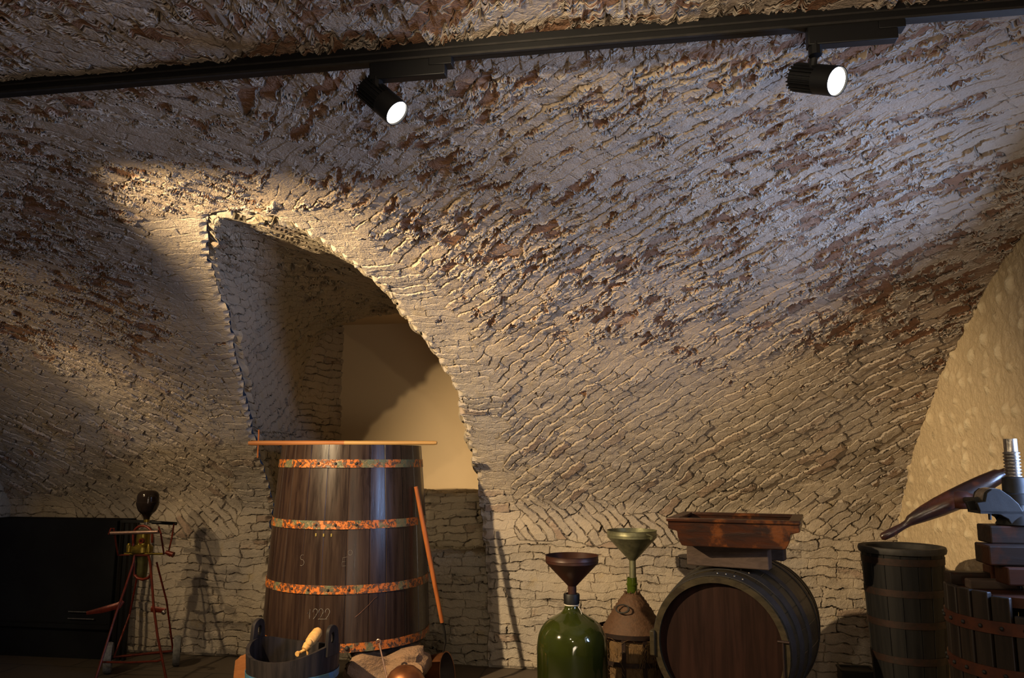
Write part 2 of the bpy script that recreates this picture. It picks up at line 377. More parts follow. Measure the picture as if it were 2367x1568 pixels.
# every mesh is written in room coordinates; a part's parent sits at its base, so undo the offset
def attach(o, parent):
    wm = world_of(o); o.parent = parent; o.matrix_parent_inverse = Matrix.Identity(4)
    o.matrix_basis = world_of(parent).inverted() @ wm
def world_of(o):
    m = o.matrix_basis.copy()
    if o.parent: m = world_of(o.parent) @ o.matrix_parent_inverse @ m
    return m
def B(mb, name, mat, parent=None, **kw):
    o = mb.build(name, M[mat] if isinstance(mat, str) else mat, None, **kw)
    if parent is not None: attach(o, parent)
    return o
def thing(name, loc, label, cat, group=None):
    o = bpy.data.objects.new(name, None); COL.objects.link(o); o.location = loc; o.empty_display_size = .1
    o['label'] = label; o['category'] = cat
    if group: o['group'] = group
    return o
def tag(o, label, cat, group=None):
    o['label'] = label; o['category'] = cat
    if group: o['group'] = group
    return o
def struct(o): o['kind'] = 'structure'; return o
def copy_tree(o, parent=None):
    c = o.copy(); COL.objects.link(c)
    if parent: c.parent = parent
    for ch in [x for x in bpy.data.objects if x.parent == o]: copy_tree(ch, c)
    return c
def zrot(p, a): return Matrix.Translation(Vector(p)) @ Matrix.Rotation(a, 4, 'Z')
def frame(c, axis, up=(0, 0, 1)):
    """matrix whose local z runs along axis, at c"""
    z = Vector(axis).normalized(); x = Vector(up).cross(z)
    if x.length < 1e-3: x = Vector((1, 0, 0)).cross(z)
    x.normalize(); y = z.cross(x)
    m = Matrix((x, y, z)).transposed().to_4x4(); m.translation = Vector(c); return m

# ------------------------------------------------------------------ numpy noise
def vnoise(x, y, seed=0):
    xi = np.floor(x).astype(np.int64); yi = np.floor(y).astype(np.int64); xf = x - xi; yf = y - yi
    def hsh(a, b):
        n = (a * 374761393 + b * 668265263 + seed * 1442695041) & 0x7fffffff
        n = ((n ^ (n >> 13)) * 1274126177) & 0x7fffffff; return (n & 0xffff) / 65535.0
    u = xf * xf * (3 - 2 * xf); v = yf * yf * (3 - 2 * yf)
    a = hsh(xi, yi); b = hsh(xi + 1, yi); c = hsh(xi, yi + 1); d = hsh(xi + 1, yi + 1)
    return (a * (1 - u) + b * u) * (1 - v) + (c * (1 - u) + d * u) * v
# ------------------------------------------------------------------ the vault
XL, XR = -5.15, 1.80
CTRL = [(5.87, 0), (5.87, .45), (5.87, .9), (5.80, 1.24), (5.20, 1.79), (4.54, 2.22), (3.91, 2.49), (3.3, 2.655), (2.80, 2.73), (2.29, 2.755)]
CTRL = CTRL + [(4.58 - y, z) for y, z in CTRL[-2::-1]]
def catmull(P, n):
    P = np.array(P, float); P = np.vstack([2 * P[0] - P[1], P, 2 * P[-1] - P[-2]]); out = []
    for i in range(1, len(P) - 2):
        for t in np.linspace(0, 1, n, endpoint=False):
            a, b, c, d = P[i - 1:i + 3]
            out.append(.5 * ((2 * b) + (c - a) * t + (2 * a - 5 * b + 4 * c - d) * t * t + (-a + 3 * b - 3 * c + d) * t ** 3))
    out.append(P[-2]); return np.array(out)
PROF = catmull(CTRL, 24)
ARC = np.concatenate([[0], np.cumsum(np.hypot(*(PROF[1:] - PROF[:-1]).T))]); VT = ARC[-1]
def prof(v): return np.interp(v, ARC, PROF[:, 0]), np.interp(v, ARC, PROF[:, 1])
i23 = len(PROF) // 2
def v_of_z(z): return np.interp(z, PROF[:i23 + 1, 1], ARC[:i23 + 1])
# outline of the side niche where it cuts the vault: (X, z), left foot over the crown to the right foot
OPEN = [(-2.86, 0), (-2.86, .5), (-2.85, .95), (-2.80, 1.43), (-2.71, 1.80), (-2.57, 2.09), (-2.38, 2.39), (-2.22, 2.55), (-1.99, 2.65), (-1.80, 2.655),
        (-1.63, 2.632), (-1.42, 2.51), (-1.30, 2.32), (-1.205, 2.09), (-1.165, 1.84), (-1.168, 1.5), (-1.175, 1.1), (-1.13, .75), (-1.11, 0)]
oc = catmull(OPEN, 16); ov = v_of_z(np.clip(oc[:, 1], 0, 2.7545)); ox = oc[:, 0]
OC = np.stack([ox, ov], 1)
seg = np.concatenate([[0], np.cumsum(np.hypot(*(OC[1:] - OC[:-1]).T))]); OL = seg[-1]
NO = 620; ss = np.linspace(0, OL, NO)
OC = np.stack([np.interp(ss, seg, OC[:, 0]), np.interp(ss, seg, OC[:, 1])], 1)
tn = np.gradient(OC, axis=0); tn /= np.hypot(*tn.T)[:, None]; nrm = np.stack([-tn[:, 1], tn[:, 0]], 1)
jag = (vnoise(ss * 13, ss * 0, 3) - .5) * .030 + (vnoise(ss * 45, ss * 0, 5) - .5) * .006 + (vnoise(ss * 4, ss * 0, 8) - .5) * .03
jag *= np.clip(OC[:, 1] / .1, 0, 1)
OC = OC + nrm * jag[:, None]

def in_poly(x, y, P):
    ins = np.zeros(x.shape, bool); n = len(P); j = n - 1
    for i in range(n):
        xi, yi = P[i]; xj, yj = P[j]
        if yi != yj:
            c = ((yi > y) != (yj > y)) & (x < (xj - xi) * (y - yi) / (yj - yi) + xi); ins ^= c
        j = i
    return ins
def npmesh(name, V, Fq, mat, attrs, smooth=True):
    me = bpy.data.meshes.new(name)
    me.vertices.add(len(V)); me.vertices.foreach_set('co', V.astype(np.float32).ravel())
    me.loops.add(Fq.size); me.loops.foreach_set('vertex_index', Fq.astype(np.int32).ravel())
    me.polygons.add(len(Fq)); me.polygons.foreach_set('loop_start', np.arange(0, Fq.size, 4, dtype=np.int32))
    me.update(calc_edges=True)
    me.polygons.foreach_set('use_smooth', np.ones(len(Fq), bool))
    for k, a in attrs.items():
        if a.ndim == 2:
            at = me.attributes.new(k, 'FLOAT_VECTOR', 'POINT'); at.data.foreach_set('vector', a.astype(np.float32).ravel())
        else:
            at = me.attributes.new(k, 'FLOAT', 'POINT'); at.data.foreach_set('value', a.astype(np.float32).ravel())
    me.materials.append(mat); me.update()
    o = bpy.data.objects.new(name, me); COL.objects.link(o); return o
def grid_faces(nu, nv, flip=False):
    i, j = np.meshgrid(np.arange(nu - 1), np.arange(nv - 1), indexing='ij'); a = (i * nv + j).ravel()
    f = np.stack([a, a + nv, a + nv + 1, a + 1], 1); return f[:, ::-1] if flip else f
def rot2(x, y, a): return x * math.cos(a) + y * math.sin(a), -x * math.sin(a) + y * math.cos(a)
def vec3(a, b, c=0): return np.stack([a, b, np.zeros_like(a) + c], 1)

ADDED_OPENING = (.35, 1.45, VT - 1.85, VT + .1)  # hole in the near vault side, invented for the added fill light
def build_vault():
    d = .0068
    us = np.arange(XL - .1, XR + .12, d); vs = np.concatenate([np.arange(0, 5.15, d), np.arange(5.15, VT + .05, .05)])
    nu, nv = len(us), len(vs); U, V = np.meshgrid(us, vs, indexing='ij'); U = U.ravel().copy(); V = V.ravel().copy()
    f = grid_faces(nu, nv)
    near = (OC[:, 0].min() - .05, OC[:, 0].max() + .05)
    fu = U[f].mean(1); fv = V[f].mean(1)
    poly = np.vstack([OC, [[OC[-1, 0], -.5], [OC[0, 0], -.5]]])
    cand = (fu > near[0]) & (fu < near[1]) & (fv < OC[:, 1].max() + .05)
    inside = np.zeros(len(f), bool); inside[cand] = in_poly(fu[cand], fv[cand], poly)
    inside_added_opening = (fu > ADDED_OPENING[0]) & (fu < ADDED_OPENING[1]) & (fv > ADDED_OPENING[2])
    keep = f[~(inside | inside_added_opening)]
    bidx = np.intersect1d(np.unique(keep), np.unique(f[inside]))
    P = np.stack([U[bidx], V[bidx]], 1)
    for s0 in range(0, len(P), 400):
        dd = ((P[s0:s0 + 400, None, :] - OC[None]) ** 2).sum(2).argmin(1)
        U[bidx[s0:s0 + 400]] = OC[dd, 0]; V[bidx[s0:s0 + 400]] = OC[dd, 1]
    # distance to the niche edge
    near_i = np.where((U > -3.7) & (U < -.4) & (V < 4.2))[0]; dist = np.full(len(U), 9.0); OCs = OC[::6]
    for s0 in range(0, len(near_i), 20000):
        ii = near_i[s0:s0 + 20000]
        dist[ii] = np.sqrt(((np.stack([U[ii], V[ii]], 1)[:, None, :] - OCs[None]) ** 2).sum(2).min(1))
    Y, Z = prof(V)
    # zones of coursing
    j1 = (vnoise(U * 9, V * 9, 1) - .5) * .12
    x, v = U + j1, V + j1
    hor = (v < np.where(x > .4, .98, .92)) | (dist + j1 < .27) | ((x < -4.55) & (v < 1.25))
    lowdiag = (~hor) & (x > -.95) & (x < .9) & (v < 1.24 - .12 * (x + .9))
    left = x < np.interp(V, [0, 3.5, 4.6, 6], [-2.4, -2.3, -1.5, -1.0])
    ang = np.where(hor, 0.0, np.where(lowdiag, -50.0, np.where(left, -47.0, 46.0)))
    fan = np.interp(U, [-.9, 1.8], [4, -6]) * (~hor & ~left & ~lowdiag)
    top = (dist < .34) & (V >= 2.3) & (dist + j1 < .28)
    bx = np.zeros_like(U); by = np.zeros_like(U)
    for a in np.unique(ang):
        m = ang == a; bx[m], by[m] = rot2(U[m], V[m], R(float(a)))
    # gentle fanning of the slanted courses
    bx = bx + 7.3 * (ang / 50.0); by = by + 3.1 * (ang / 50.0)
    chm = np.interp(V, [0, 1.0, 2.2, 3.0, 5], [.05, .12, .45, 1.0, 1.0]) * (.75 + .5 * vnoise(U * 1.3, V * 1.3, 9))
    chm = chm * np.interp(dist, [0, .25, .5], [.25, .5, 1])
    fd = np.interp(dist, [.004, .035], [.0, 1]) * np.clip(V / .02, 0, 1)
    plm = np.clip(np.clip((vnoise(U * 1.3 + 4, V * 2.1, 21) - .55) * 6, 0, 1) * np.interp(V, [1.0, 2.2], [0, .5]) + np.interp(V, [1.6, 2.8], [0, .45]), 0, .9)
    plm = np.clip(plm + hor * (.15 + .75 * np.clip((vnoise(U * 3.1, V * 5.0, 31) - .42) * 4, 0, 1)) + lowdiag * .2 * vnoise(U * 4, V * 4, 33), 0, .9)
    used = np.unique(keep); remap = np.zeros(len(U), np.int64); remap[used] = np.arange(len(used))
    VV = np.stack([U, Y, Z], 1)
    A = dict(bc=vec3(bx, by)[used], uvm=vec3(U, V)[used], ch=np.clip(chm, 0, 1.15)[used], fd=fd[used], pl=plm[used])
    o = npmesh('ceiling', VV[used], remap[keep], M['vault'], A)
    struct(o); return o
build_vault()
# ---- niche
def build_niche():
    oy, oz = prof(OC[:, 1]); idx = np.linspace(0, NO - 1, NO).astype(int)
    front = np.stack([OC[idx, 0], oy[idx], oz[idx]], 1)
    back2 = catmull([(-2.93, 0), (-2.93, .6), (-2.92, 1.2), (-2.90, 1.9), (-2.86, 2.25), (-2.74, 2.52), (-2.5, 2.67), (-2.2, 2.73), (-1.85, 2.75), (-1.5, 2.72), (-1.25, 2.6), (-1.08, 2.3),
                     (-1.02, 1.9), (-1.0, 1.2), (-1.0, .6), (-1.0, 0)], 16)
    sl = np.concatenate([[0], np.cumsum(np.hypot(*(back2[1:] - back2[:-1]).T))]); fs = np.concatenate([[0], np.cumsum(np.linalg.norm(front[1:] - front[:-1], axis=1))]); fs /= fs[-1]
    # match by height on the legs so that courses stay level
    ks = np.interp(fs, [0, .5, 1], [0, .5, 1]) * sl[-1]
    back = np.stack([np.interp(ks, sl, back2[:, 0]), np.full(len(ks), 6.35), np.interp(ks, sl, back2[:, 1])], 1)
    nd = 130; t = np.linspace(0, 1, nd)
    G = front[:, None, :] * (1 - t)[None, :, None] + back[:, None, :] * t[None, :, None]
    # keep heights of the legs level
    V = G.reshape(-1, 3); f = grid_faces(len(front), nd, flip=True)
    L = np.linalg.norm(back - front, axis=1); s1 = fs * 6.2
    A1 = np.repeat(s1, nd); D = (t[None] * L[:, None]).ravel()
    legs = (V[:, 2] < 1.7)
    bx, by = D.copy(), V[:, 2].copy()
    bx[~legs], by[~legs] = rot2(D[~legs], A1[~legs], R(20))
    fd = np.interp(D, [.004, .04], [0, 1])
    o = npmesh('wall_niche', V, f, M['niche'], dict(bc=vec3(bx, by), uvm=vec3(D + 11, A1), ch=np.full(len(V), .25), fd=fd, pl=np.clip((vnoise(D * 2, A1 * 2, 4) - .4) * 3, 0, .6)))
    struct(o)
    # splayed reveal between the niche side and the plastered back wall
    zs = np.arange(.6, 2.86, .012); q = np.linspace(0, 1, 50); XX, ZZ = np.meshgrid(q, zs, indexing='ij')
    X = -2.93 + XX * .22; Y = 6.33 + XX * .62; X = X.ravel(); Y = Y.ravel(); Z = ZZ.ravel()
    V = np.stack([X, Y, Z], 1)
    o = npmesh('wall_niche_reveal', V, grid_faces(50, len(zs), flip=False), M['niche'], dict(bc=vec3(XX.ravel() * .65, Z), uvm=vec3(XX.ravel() * .65 + 30, Z), ch=np.full(len(Z), .6), fd=np.ones(len(Z)) * .9, pl=np.zeros(len(Z))))
    struct(o)
    mb = MB()
    mb.box((-3.2, 6.90, .3), (-.8, 7.1, 3.0)); struct(B(mb, 'wall_niche_back', 'plaster'))
    mb = MB().box((-3.0, 6.33, 2.74), (-.9, 7.1, 2.95)); struct(B(mb, 'ceiling_niche', 'plaster'))
    mb = MB().box((-1.0, 6.33, 0), (-.8, 7.1, 2.9)); struct(B(mb, 'wall_niche_side', 'plaster'))
build_niche()
def slab(name, x0, x1, y0, y1, z0, z1, face='front'):
    """masonry block with displaced front and top"""
    d = .012; h = z1 - z0; dep = y1 - y0
    us = np.arange(x0, x1 + d, d); vs = np.arange(0, h + dep, d)
    U, V = np.meshgrid(us, vs, indexing='ij'); U = U.ravel(); V = V.ravel()
    rr = .03
    Y = np.where(V < h, y0, y0 + (V - h)); Z = np.where(V < h, z0 + V, z1)
    Y = Y + np.clip(rr - np.abs(V - h), 0, rr) * .5; Z = Z - np.clip(rr - np.abs(V - h), 0, rr) * .5
    fd = np.clip(np.minimum(U - x0, x1 - U) / .03, 0, 1)
    return struct(npmesh(name, np.stack([U, Y, Z], 1), grid_faces(len(us), len(vs)), M['niche'], dict(bc=vec3(U, Z + Y), uvm=vec3(U + 50 + z0, V), ch=np.full(len(U), .1), fd=fd, pl=np.full(len(U), .0))))
slab('wall_parapet', -2.96, -1.02, 5.93, 6.8, 0, .765)
slab('wall_parapet_step', -2.96, -.95, 6.42, 6.92, .70, 1.20)
# ---- end walls
def end_wall(name, X, flip, hole=None, mat='cobble'):
    d = .008
    ys = np.arange(-1.4, 5.95, d if mat == 'cobble' else .05); zs = np.arange(0, 2.85, d if mat == 'cobble' else .05)
    U, V = np.meshgrid(ys, zs, indexing='ij'); U = U.ravel(); V = V.ravel(); f = grid_faces(len(ys), len(zs), flip)
    if hole:
        fu = U[f].mean(1); fv = V[f].mean(1); f = f[~((fu > hole[0]) & (fu < hole[1]) & (fv > hole[2]) & (fv < hole[3]))]
    used = np.unique(f); rm = np.zeros(len(U), np.int64); rm[used] = np.arange(len(used))
    return struct(npmesh(name, np.stack([np.full(len(U), X), U, V], 1)[used], rm[f], M[mat], dict(uvm=vec3(U, V)[used], bc=vec3(U, V)[used], ch=np.full(len(used), .1), fd=np.ones(len(used)), pl=np.zeros(len(used)))))
WIN = (2.70, 3.40, 1.13, 2.12)
end_wall('wall_right', XR, True, WIN)
end_wall('wall_left', XL, False, None, 'niche')
mb = MB(); y0, y1, z0, z1 = WIN
for a, b in (((XR - .01, y0 - .12, z0 - .12), (2.25, y1 + .12, z0)), ((XR - .01, y0 - .12, z1), (2.25, y1 + .12, z1 + .12)), ((XR - .01, y0 - .12, z0), (2.25, y0, z1)), ((XR - .01, y1, z0), (2.25, y1 + .12, z1))): mb.box(a, b)
win = struct(B(mb, 'window_1', 'plaster'))
mb = MB()
for a, b in (((2.02, y0, z0), (2.07, y0 + .05, z1)), ((2.02, y1 - .05, z0), (2.07, y1, z1)), ((2.02, y0, z0), (2.07, y1, z0 + .05)), ((2.02, y0, z1 - .05), (2.07, y1, z1)), ((2.03, y0, z1 - .36), (2.06, y1, z1 - .33))): mb.box(a, b)
B(mb, 'window_frame', 'vat', win)
mb = MB()
for a, b in (((.25, -1.75, 0), (.36, -1.0, 1.95)), ((1.44, -1.75, 0), (1.55, -1.0, 1.95)), ((.25, -1.75, 1.84), (1.55, -.9, 1.95))): mb.box(a, b)
struct(B(mb, 'added_opening_1', 'beam'))  # made-up doorway frame, built around the added fill light
mb = MB().box((-5.6, -2.2, -.06), (2.2, 7.2, 0)); struct(B(mb, 'floor', 'floor'))

# ------------------------------------------------------------------ track and lamps
TY, TZ = 2.13, 2.725
tr = thing('lighting_track', (-1.6, TY, TZ), 'long black electrified rail running across under the vault, carrying the spotlights', 'lighting track')
mb = MB().box((XL + .02, TY - .019, TZ - .040), (XR - .02, TY + .019, TZ + .012)); B(mb, 'rail', 'black_plastic', tr, bevel=.002)
mb = MB().box((XL + .02, TY - .022, TZ - .018), (XR - .02, TY - .019, TZ - .012)).box((XL + .02, TY - .0235, TZ - .043), (XR - .02, TY - .014, TZ - .036)); B(mb, 'rail_lip', 'iron', tr)
def lamp(lens, aim, label, box_dir=1, energy=10, color=NEUT, size=90, blend=.5, group='black spotlights on the rail'):
    lens = Vector(lens); ax = (Vector(aim) - lens).normalized(); L, r = .150, .041
    rear = lens - ax * L; piv = lens - ax * (L * .62)
    t = thing('track_spotlight', (piv.x, TY, TZ - .04), label, 'spotlight', group)
    bx = piv.x
    mb = MB().box((bx - .02, TY - .017, TZ - .095), (bx + .215 * box_dir, TY + .017, TZ - .040)); B(mb, 'adapter_box', 'black_plastic', t, bevel=.003)
    mb = MB().box((bx + .165, TY - .02, TZ - .065), (bx + .235, TY + .02, TZ - .036)); B(mb, 'adapter_clip', 'black_plastic', t, bevel=.002)
    top = Vector((bx, TY, TZ - .09)); mb = MB().tube([top, Vector((piv.x, TY, piv.z + .06)), piv], [.012, .011, .011]); mb.tube([top + Vector((0, 0, .005)), top + Vector((0, 0, -.03))], .018); B(mb, 'stem', 'black_plastic', t)
    m = frame(rear, ax)
    pr = [(1e-3, 0)]
    pr += [(r, .0)]
    mb = MB(); mb.lathe([(1e-3, .0), (r * .82, .0), (r * .82, .085), (r, .087), (r, L), (r * .93, L), (r * .90, L - .012), (1e-3, L - .012)], 36, m)
    for k in range(22):
        a = 2 * math.pi * k / 22; mm = m @ Matrix.Rotation(a, 4, 'Z'); mb.box((r * .78, -.0016, .0), (r, .0016, .087), mm)
    B(mb, 'lamp_housing', 'black_plastic', t)
    mb = MB(); mb.lathe([(1e-3, L - .008), (r * .90, L - .008), (r * .90, L - .006), (1e-3, L - .006)], 32, m); B(mb, 'lens', 'lens', t)
    s = spot('spot_light', lens + ax * .008, aim, energy, color, size, blend, .028); attach(s, t)
    return t
P1 = PY(918, 262, 2.13); P2 = PY(1936, 188, 2.13)
Yv = Vector((math.cos(YAW), math.sin(YAW), 0)); Fv = Vector((-math.sin(YAW), math.cos(YAW), 0)); Zv = Vector((0, 0, 1))
lamp(P1, P1 + Yv * .64 - Fv * .26 - Zv * .66, 'black spotlight on the rail, the left one, pointing right with its lens seen edge-on', energy=LAMPS[2][3])
lamp(P2, P2 + Yv * .45 - Fv * .72 - Zv * .45, 'black spotlight on the rail at right with its round lit lens facing the room', energy=LAMPS[3][3])
lamp(LAMPS[0][1], LAMPS[0][2], 'black spotlight on the rail beyond the left picture edge, aimed at the big vat', energy=LAMPS[0][3], color=LAMPS[0][4], size=LAMPS[0][5], blend=LAMPS[0][6])
lamp(LAMPS[1][1], LAMPS[1][2], 'black spotlight at the far left end of the rail, aimed at the wheeled pump', energy=LAMPS[1][3], color=LAMPS[1][4], size=LAMPS[1][5], blend=LAMPS[1][6])

# ------------------------------------------------------------------ big vat
VC = PY(807, 1300, 5.12); VX, VY = VC.x, VC.y; VZ0, VZ1, VR0, VR1 = .375, 1.585, .535, .462
def vr(z): t = (z - VZ0) / (VZ1 - VZ0); return VR0 + (VR1 - VR0) * t + .010 * math.sin(math.pi * t)
vat = thing('wooden_vat', (VX, VY, VZ0), 'tall dark wooden vat with flaking orange hoops, standing before the niche', 'vat')
def staved(mb, rfun, z0, z1, nst, c, thick=.03, depth=.0035, nz=10, seed=0, per=6, wob=0):
    rnd = random.Random(seed); ws = [rnd.uniform(.8, 1.25) for _ in range(nst)]; tot = sum(ws); angs = []; a = 0
    for wv in ws:
        da = wv / tot * 2 * math.pi; lift = rnd.uniform(-.001, .0012)
        for q, dd in ((.012, depth), (.035, 0), (.30, 0), (.5, 0), (.70, 0), (.965, 0), (.988, depth)): angs.append((a + da * q, dd - (lift if dd == 0 else 0)))
        a += da
    v = []; n = len(angs)
    for j in range(nz + 1):
        z = z0 + (z1 - z0) * j / nz
        for an, dd in angs: rr = rfun(z) - dd; v.append((c[0] + rr * math.cos(an), c[1] + rr * math.sin(an), z))
    for j in (nz, 0):
        z = z0 + (z1 - z0) * j / nz
    for j in range(nz, -1, -1):
        z = z0 + (z1 - z0) * j / nz
        for an, dd in angs: rr = rfun(z) - thick; v.append((c[0] + rr * math.cos(an), c[1] + rr * math.sin(an), z))
    rows = 2 * (nz + 1); f = []
    for j in range(rows):
        j2 = (j + 1) % rows
        for i in range(n): i2 = (i + 1) % n; f.append((j * n + i, j * n + i2, j2 * n + i2, j2 * n + i))
    return mb.add(v, f)
mb = staved(MB(), vr, VZ0, VZ1, 25, (VX, VY), seed=3); B(mb, 'staves', 'vat', vat)
mb = MB().lathe([(1e-3, VZ1 - .10), (VR1 - .02, VZ1 - .10), (VR1 - .02, VZ1 - .13), (1e-3, VZ1 - .13)], 48, Matrix.Translation((VX, VY, 0))); B(mb, 'lid', 'vat_rim', vat)
mb = MB().lathe([(1e-3, VZ0 + .05), (VR0 - .02, VZ0 + .05), (VR0 - .02, VZ0 + .08), (1e-3, VZ0 + .08)], 48, Matrix.Translation((VX, VY, 0))); B(mb, 'bottom', 'vat_rim', vat)
def hoop_mb(rfun, zc, hh, c, t=.004, n=96):
    mm = Matrix.Translation((c[0], c[1], 0)); ra, rb = rfun(zc - hh / 2) + .0005, rfun(zc + hh / 2) + .0005
    return MB().lathe([(ra, zc - hh / 2), (ra + t, zc - hh / 2), (rb + t, zc + hh / 2), (rb, zc + hh / 2)], n, mm, closed=True)
cam_ang = math.atan2(-VY, -VX)        # angle on the vat that faces the camera
def on_vat(px, z, off=0.0):
    """point on the vat wall seen at picture column px and height z"""
    d = ray(px, 1300); dx, dy = d.x, d.y; r = vr(z) + off
    a = dx * dx + dy * dy; b = -2 * (dx * VX + dy * VY); cc = VX * VX + VY * VY - r * r
    t = (-b - math.sqrt(max(0, b * b - 4 * a * cc))) / (2 * a); return Vector((dx * t, dy * t, z))
def z_on_vat(px, py):
    z = 1.0
    for _ in range(12):
        p = on_vat(px, z); dd = ray(px, py); t = p.y / dd.y; z = EYE + dd.z * t
    return z
for py, rv in ((1072, (686, 728, 768, 817)), (1214, (688, 727, 772, 821)), (1364, (677, 715, 760, 808)), (1499, (655, 700, 745, 808))):
    zc = z_on_vat(807, py); hh = .050
    ho = B(hoop_mb(vr, zc, hh, (VX, VY)), 'hoop', 'hoop', vat)
    # riveted overlap
    mb = MB(); e = on_vat(825, zc, .006); ae = math.atan2(e.y - VY, e.x - VX); aw = .95
    mm = Matrix.Translation((VX, VY, 0)); ra, rb = vr(zc - hh / 2), vr(zc + hh / 2)
    mb.lathe([(ra + .004, zc - hh / 2), (ra + .008, zc - hh / 2), (rb + .008, zc + hh / 2), (rb + .004, zc + hh / 2)], 30, mm, True, ae - aw, ae)
    B(mb, 'hoop_overlap', 'hoop', ho)
    for k, rx in enumerate(rv):
        p = on_vat(rx, zc, .009); big = 1.7 if (py == 1499 and k == 3) else 1
        B(MB().ball(p, .0085 * big), 'rivet', 'iron', ho)
def chalk(paths, name, mat, wdt=.003):
    mb = MB()
    for path in paths:
        pts = []
        for (px, py) in path:
            z = z_on_vat(px, py); pts.append(on_vat(px, z, .0012))
        mb.tube(pts, wdt, 6, True)
    return B(mb, name, mat, vat)
def arcp(cx, cy, rx, ry, a0, a1, n=14): return [(cx + rx * math.cos(R(a0 + (a1 - a0) * i / n)), cy - ry * math.sin(R(a0 + (a1 - a0) * i / n))) for i in range(n + 1)]
def loop2(cx, y): return arcp(cx, y + 7, 5, 7, 190, -60, 16) + [(cx + 2, y + 16), (cx - 4, y + 24)]
chalk([[(715, 1420), (721, 1409), (720, 1431)]], 'chalk_digit', 'chalk', .0016)
for pth in (loop2(733, 1408), loop2(746, 1408) + [(754, 1432)], loop2(761, 1408) + [(760, 1432)], [(740, 1432), (761, 1432)]): chalk([pth], 'chalk_digit', 'chalk', .0016)
chalk([arcp(699, 1289, 5, 6, 60, 270, 8) + arcp(697, 1301, 6, 7, 90, -120, 8)], 'chalk_letter', 'chalk', .0010)
chalk([[(803, 1288), (792, 1290), (791, 1299), (801, 1298), (791, 1300), (791, 1310), (800, 1308)]], 'chalk_letter', 'chalk', .0010)
chalk([arcp(809, 1278, 5, 6, 0, 360)], 'chalk_letter', 'chalk', .0010)
for pth in ([(728, 1233), (728, 1240)], [(746, 1234), (746, 1241)], [(764, 1234), (764, 1241)]): chalk([pth], 'tally_mark', 'yellow_mark', .0045)
chalk([[(824, 1428), (836, 1418), (846, 1408), (858, 1396), (866, 1386), (874, 1380)]], 'red_streak', 'rust_hoop', .0018)
# ---- stones under the vat
def rock(c, size, seed, name, label, cat='stone', rz=0, mat='stone', sub=4, chip=.16):
    import bmesh
    bm = bmesh.new(); bmesh.ops.create_cube(bm, size=1); bmesh.ops.subdivide_edges(bm, edges=bm.edges, cuts=9, use_grid_fill=True)
    from mathutils import noise as mn
    for v in bm.verts:
        p = v.co.copy(); q = p.normalized() * .62; v.co = p.lerp(q, .25)
        nn = mn.noise(p * 2.3 + Vector((seed * 7.1, 0, 0))) * chip + mn.noise(p * 6 + Vector((seed, 3, 0))) * chip * .4
        v.co += p.normalized() * nn
    mm = zrot((0, 0, 0), rz) @ Matrix.Diagonal((*size, 1))
    zmin = min((mm @ v.co).z for v in bm.verts); zmax = max((mm @ v.co).z for v in bm.verts)
    for v in bm.verts:
        v.co = mm @ v.co; v.co.z = (v.co.z - zmin) / (zmax - zmin) * size[2]
    me = bpy.data.meshes.new(name); bm.to_mesh(me); bm.free(); me.shade_smooth(); me.set_sharp_from_angle(angle=R(50)); me.materials.append(M[mat])
    o = bpy.data.objects.new(name, me); COL.objects.link(o); o.location = c; return tag(o, label, cat)
s1 = PY(905, 1540, 4.84)
rock((s1.x - .035, 4.86, 0), (.38, .34, .372), 4, 'support_stone', 'rough pale orange stone block under the right front of the big vat', rz=R(12), chip=.26)
rock((VX - .30, VY - .05, 0), (.30, .40, .372), 2, 'support_stone', 'rough stone block under the left of the vat, mostly behind the black tub', rz=R(-8))
rock((VX + .10, VY + .33, 0), (.32, .26, .372), 3, 'support_stone', 'rough stone block under the back of the vat, hidden in shadow')
# ---- stirring pole on the vat
pa = PY(575, 1027, 5.06); pb = PY(1010, 1028, 5.06); zp = VZ1 + .0165; pa.z = zp + .003; pb.z = zp
sp = thing('stirring_pole', (pa + pb) / 2, 'long round wooden pole across the vat top, thin cross pin at left', 'pole')
mid = pa.lerp(pb, .52)
B(MB().tube([pa, pa.lerp(pb, .02), pa.lerp(pb, .3), mid], [.013, .0165, .0165, .0155], 16), 'shaft', 'pole', sp)
B(MB().tube([mid, pa.lerp(pb, .8), pa.lerp(pb, .985), pb], [.0155, .0140, .0135, .010], 16), 'shaft_end', 'pole_pale', sp)
q = PY(597, 1027, 5.06); B(MB().tube([(q.x, q.y, zp + .095), (q.x, q.y, zp - .097)], .0055, 8), 'cross_pin', 'handle', sp)
# ---- ladle with the long handle
b1 = PY(1022, 1440, 5.02); tp = PY(958, 1128, 4.78); tp2 = on_vat(958, tp.z, .02); tp = tp2; b1 = Vector((b1.x, b1.y, b1.z))
nk = PY(1030, 1484, 5.10); pc = PY(1030, 1560, 5.17); ax = (Yv * .93 - Fv * .25 + Zv * .16).normalized()
lad = thing('long_handled_ladle', (pc.x, pc.y, 0), 'copper ladle pan on the floor with a long orange wooden handle leaning on the vat', 'ladle')
B(MB().tube([b1, b1.lerp(tp, .33), b1.lerp(tp, .66), tp], [.0125, .0150, .0160, .0130], 14), 'wooden_handle', 'handle', lad)
k1 = b1.lerp(nk, .5) + Vector((.004, 0, 0)); rim_top = pc + Zv * .150 - ax * .0
B(MB().tube([b1 + (tp - b1) * .02, k1, nk, pc - ax * .02 + Zv * .128], [.012, .009, .006, .005], 10), 'iron_neck', 'iron', lad)
m = frame(pc - ax * .13, ax)
B(MB().lathe([(1e-3, 0), (.10, .002), (.122, .02), (.130, .06), (.137, .14), (.141, .144), (.133, .144), (.126, .06), (.118, .026), (1e-3, .012)], 48, m), 'pan', 'copper', lad)
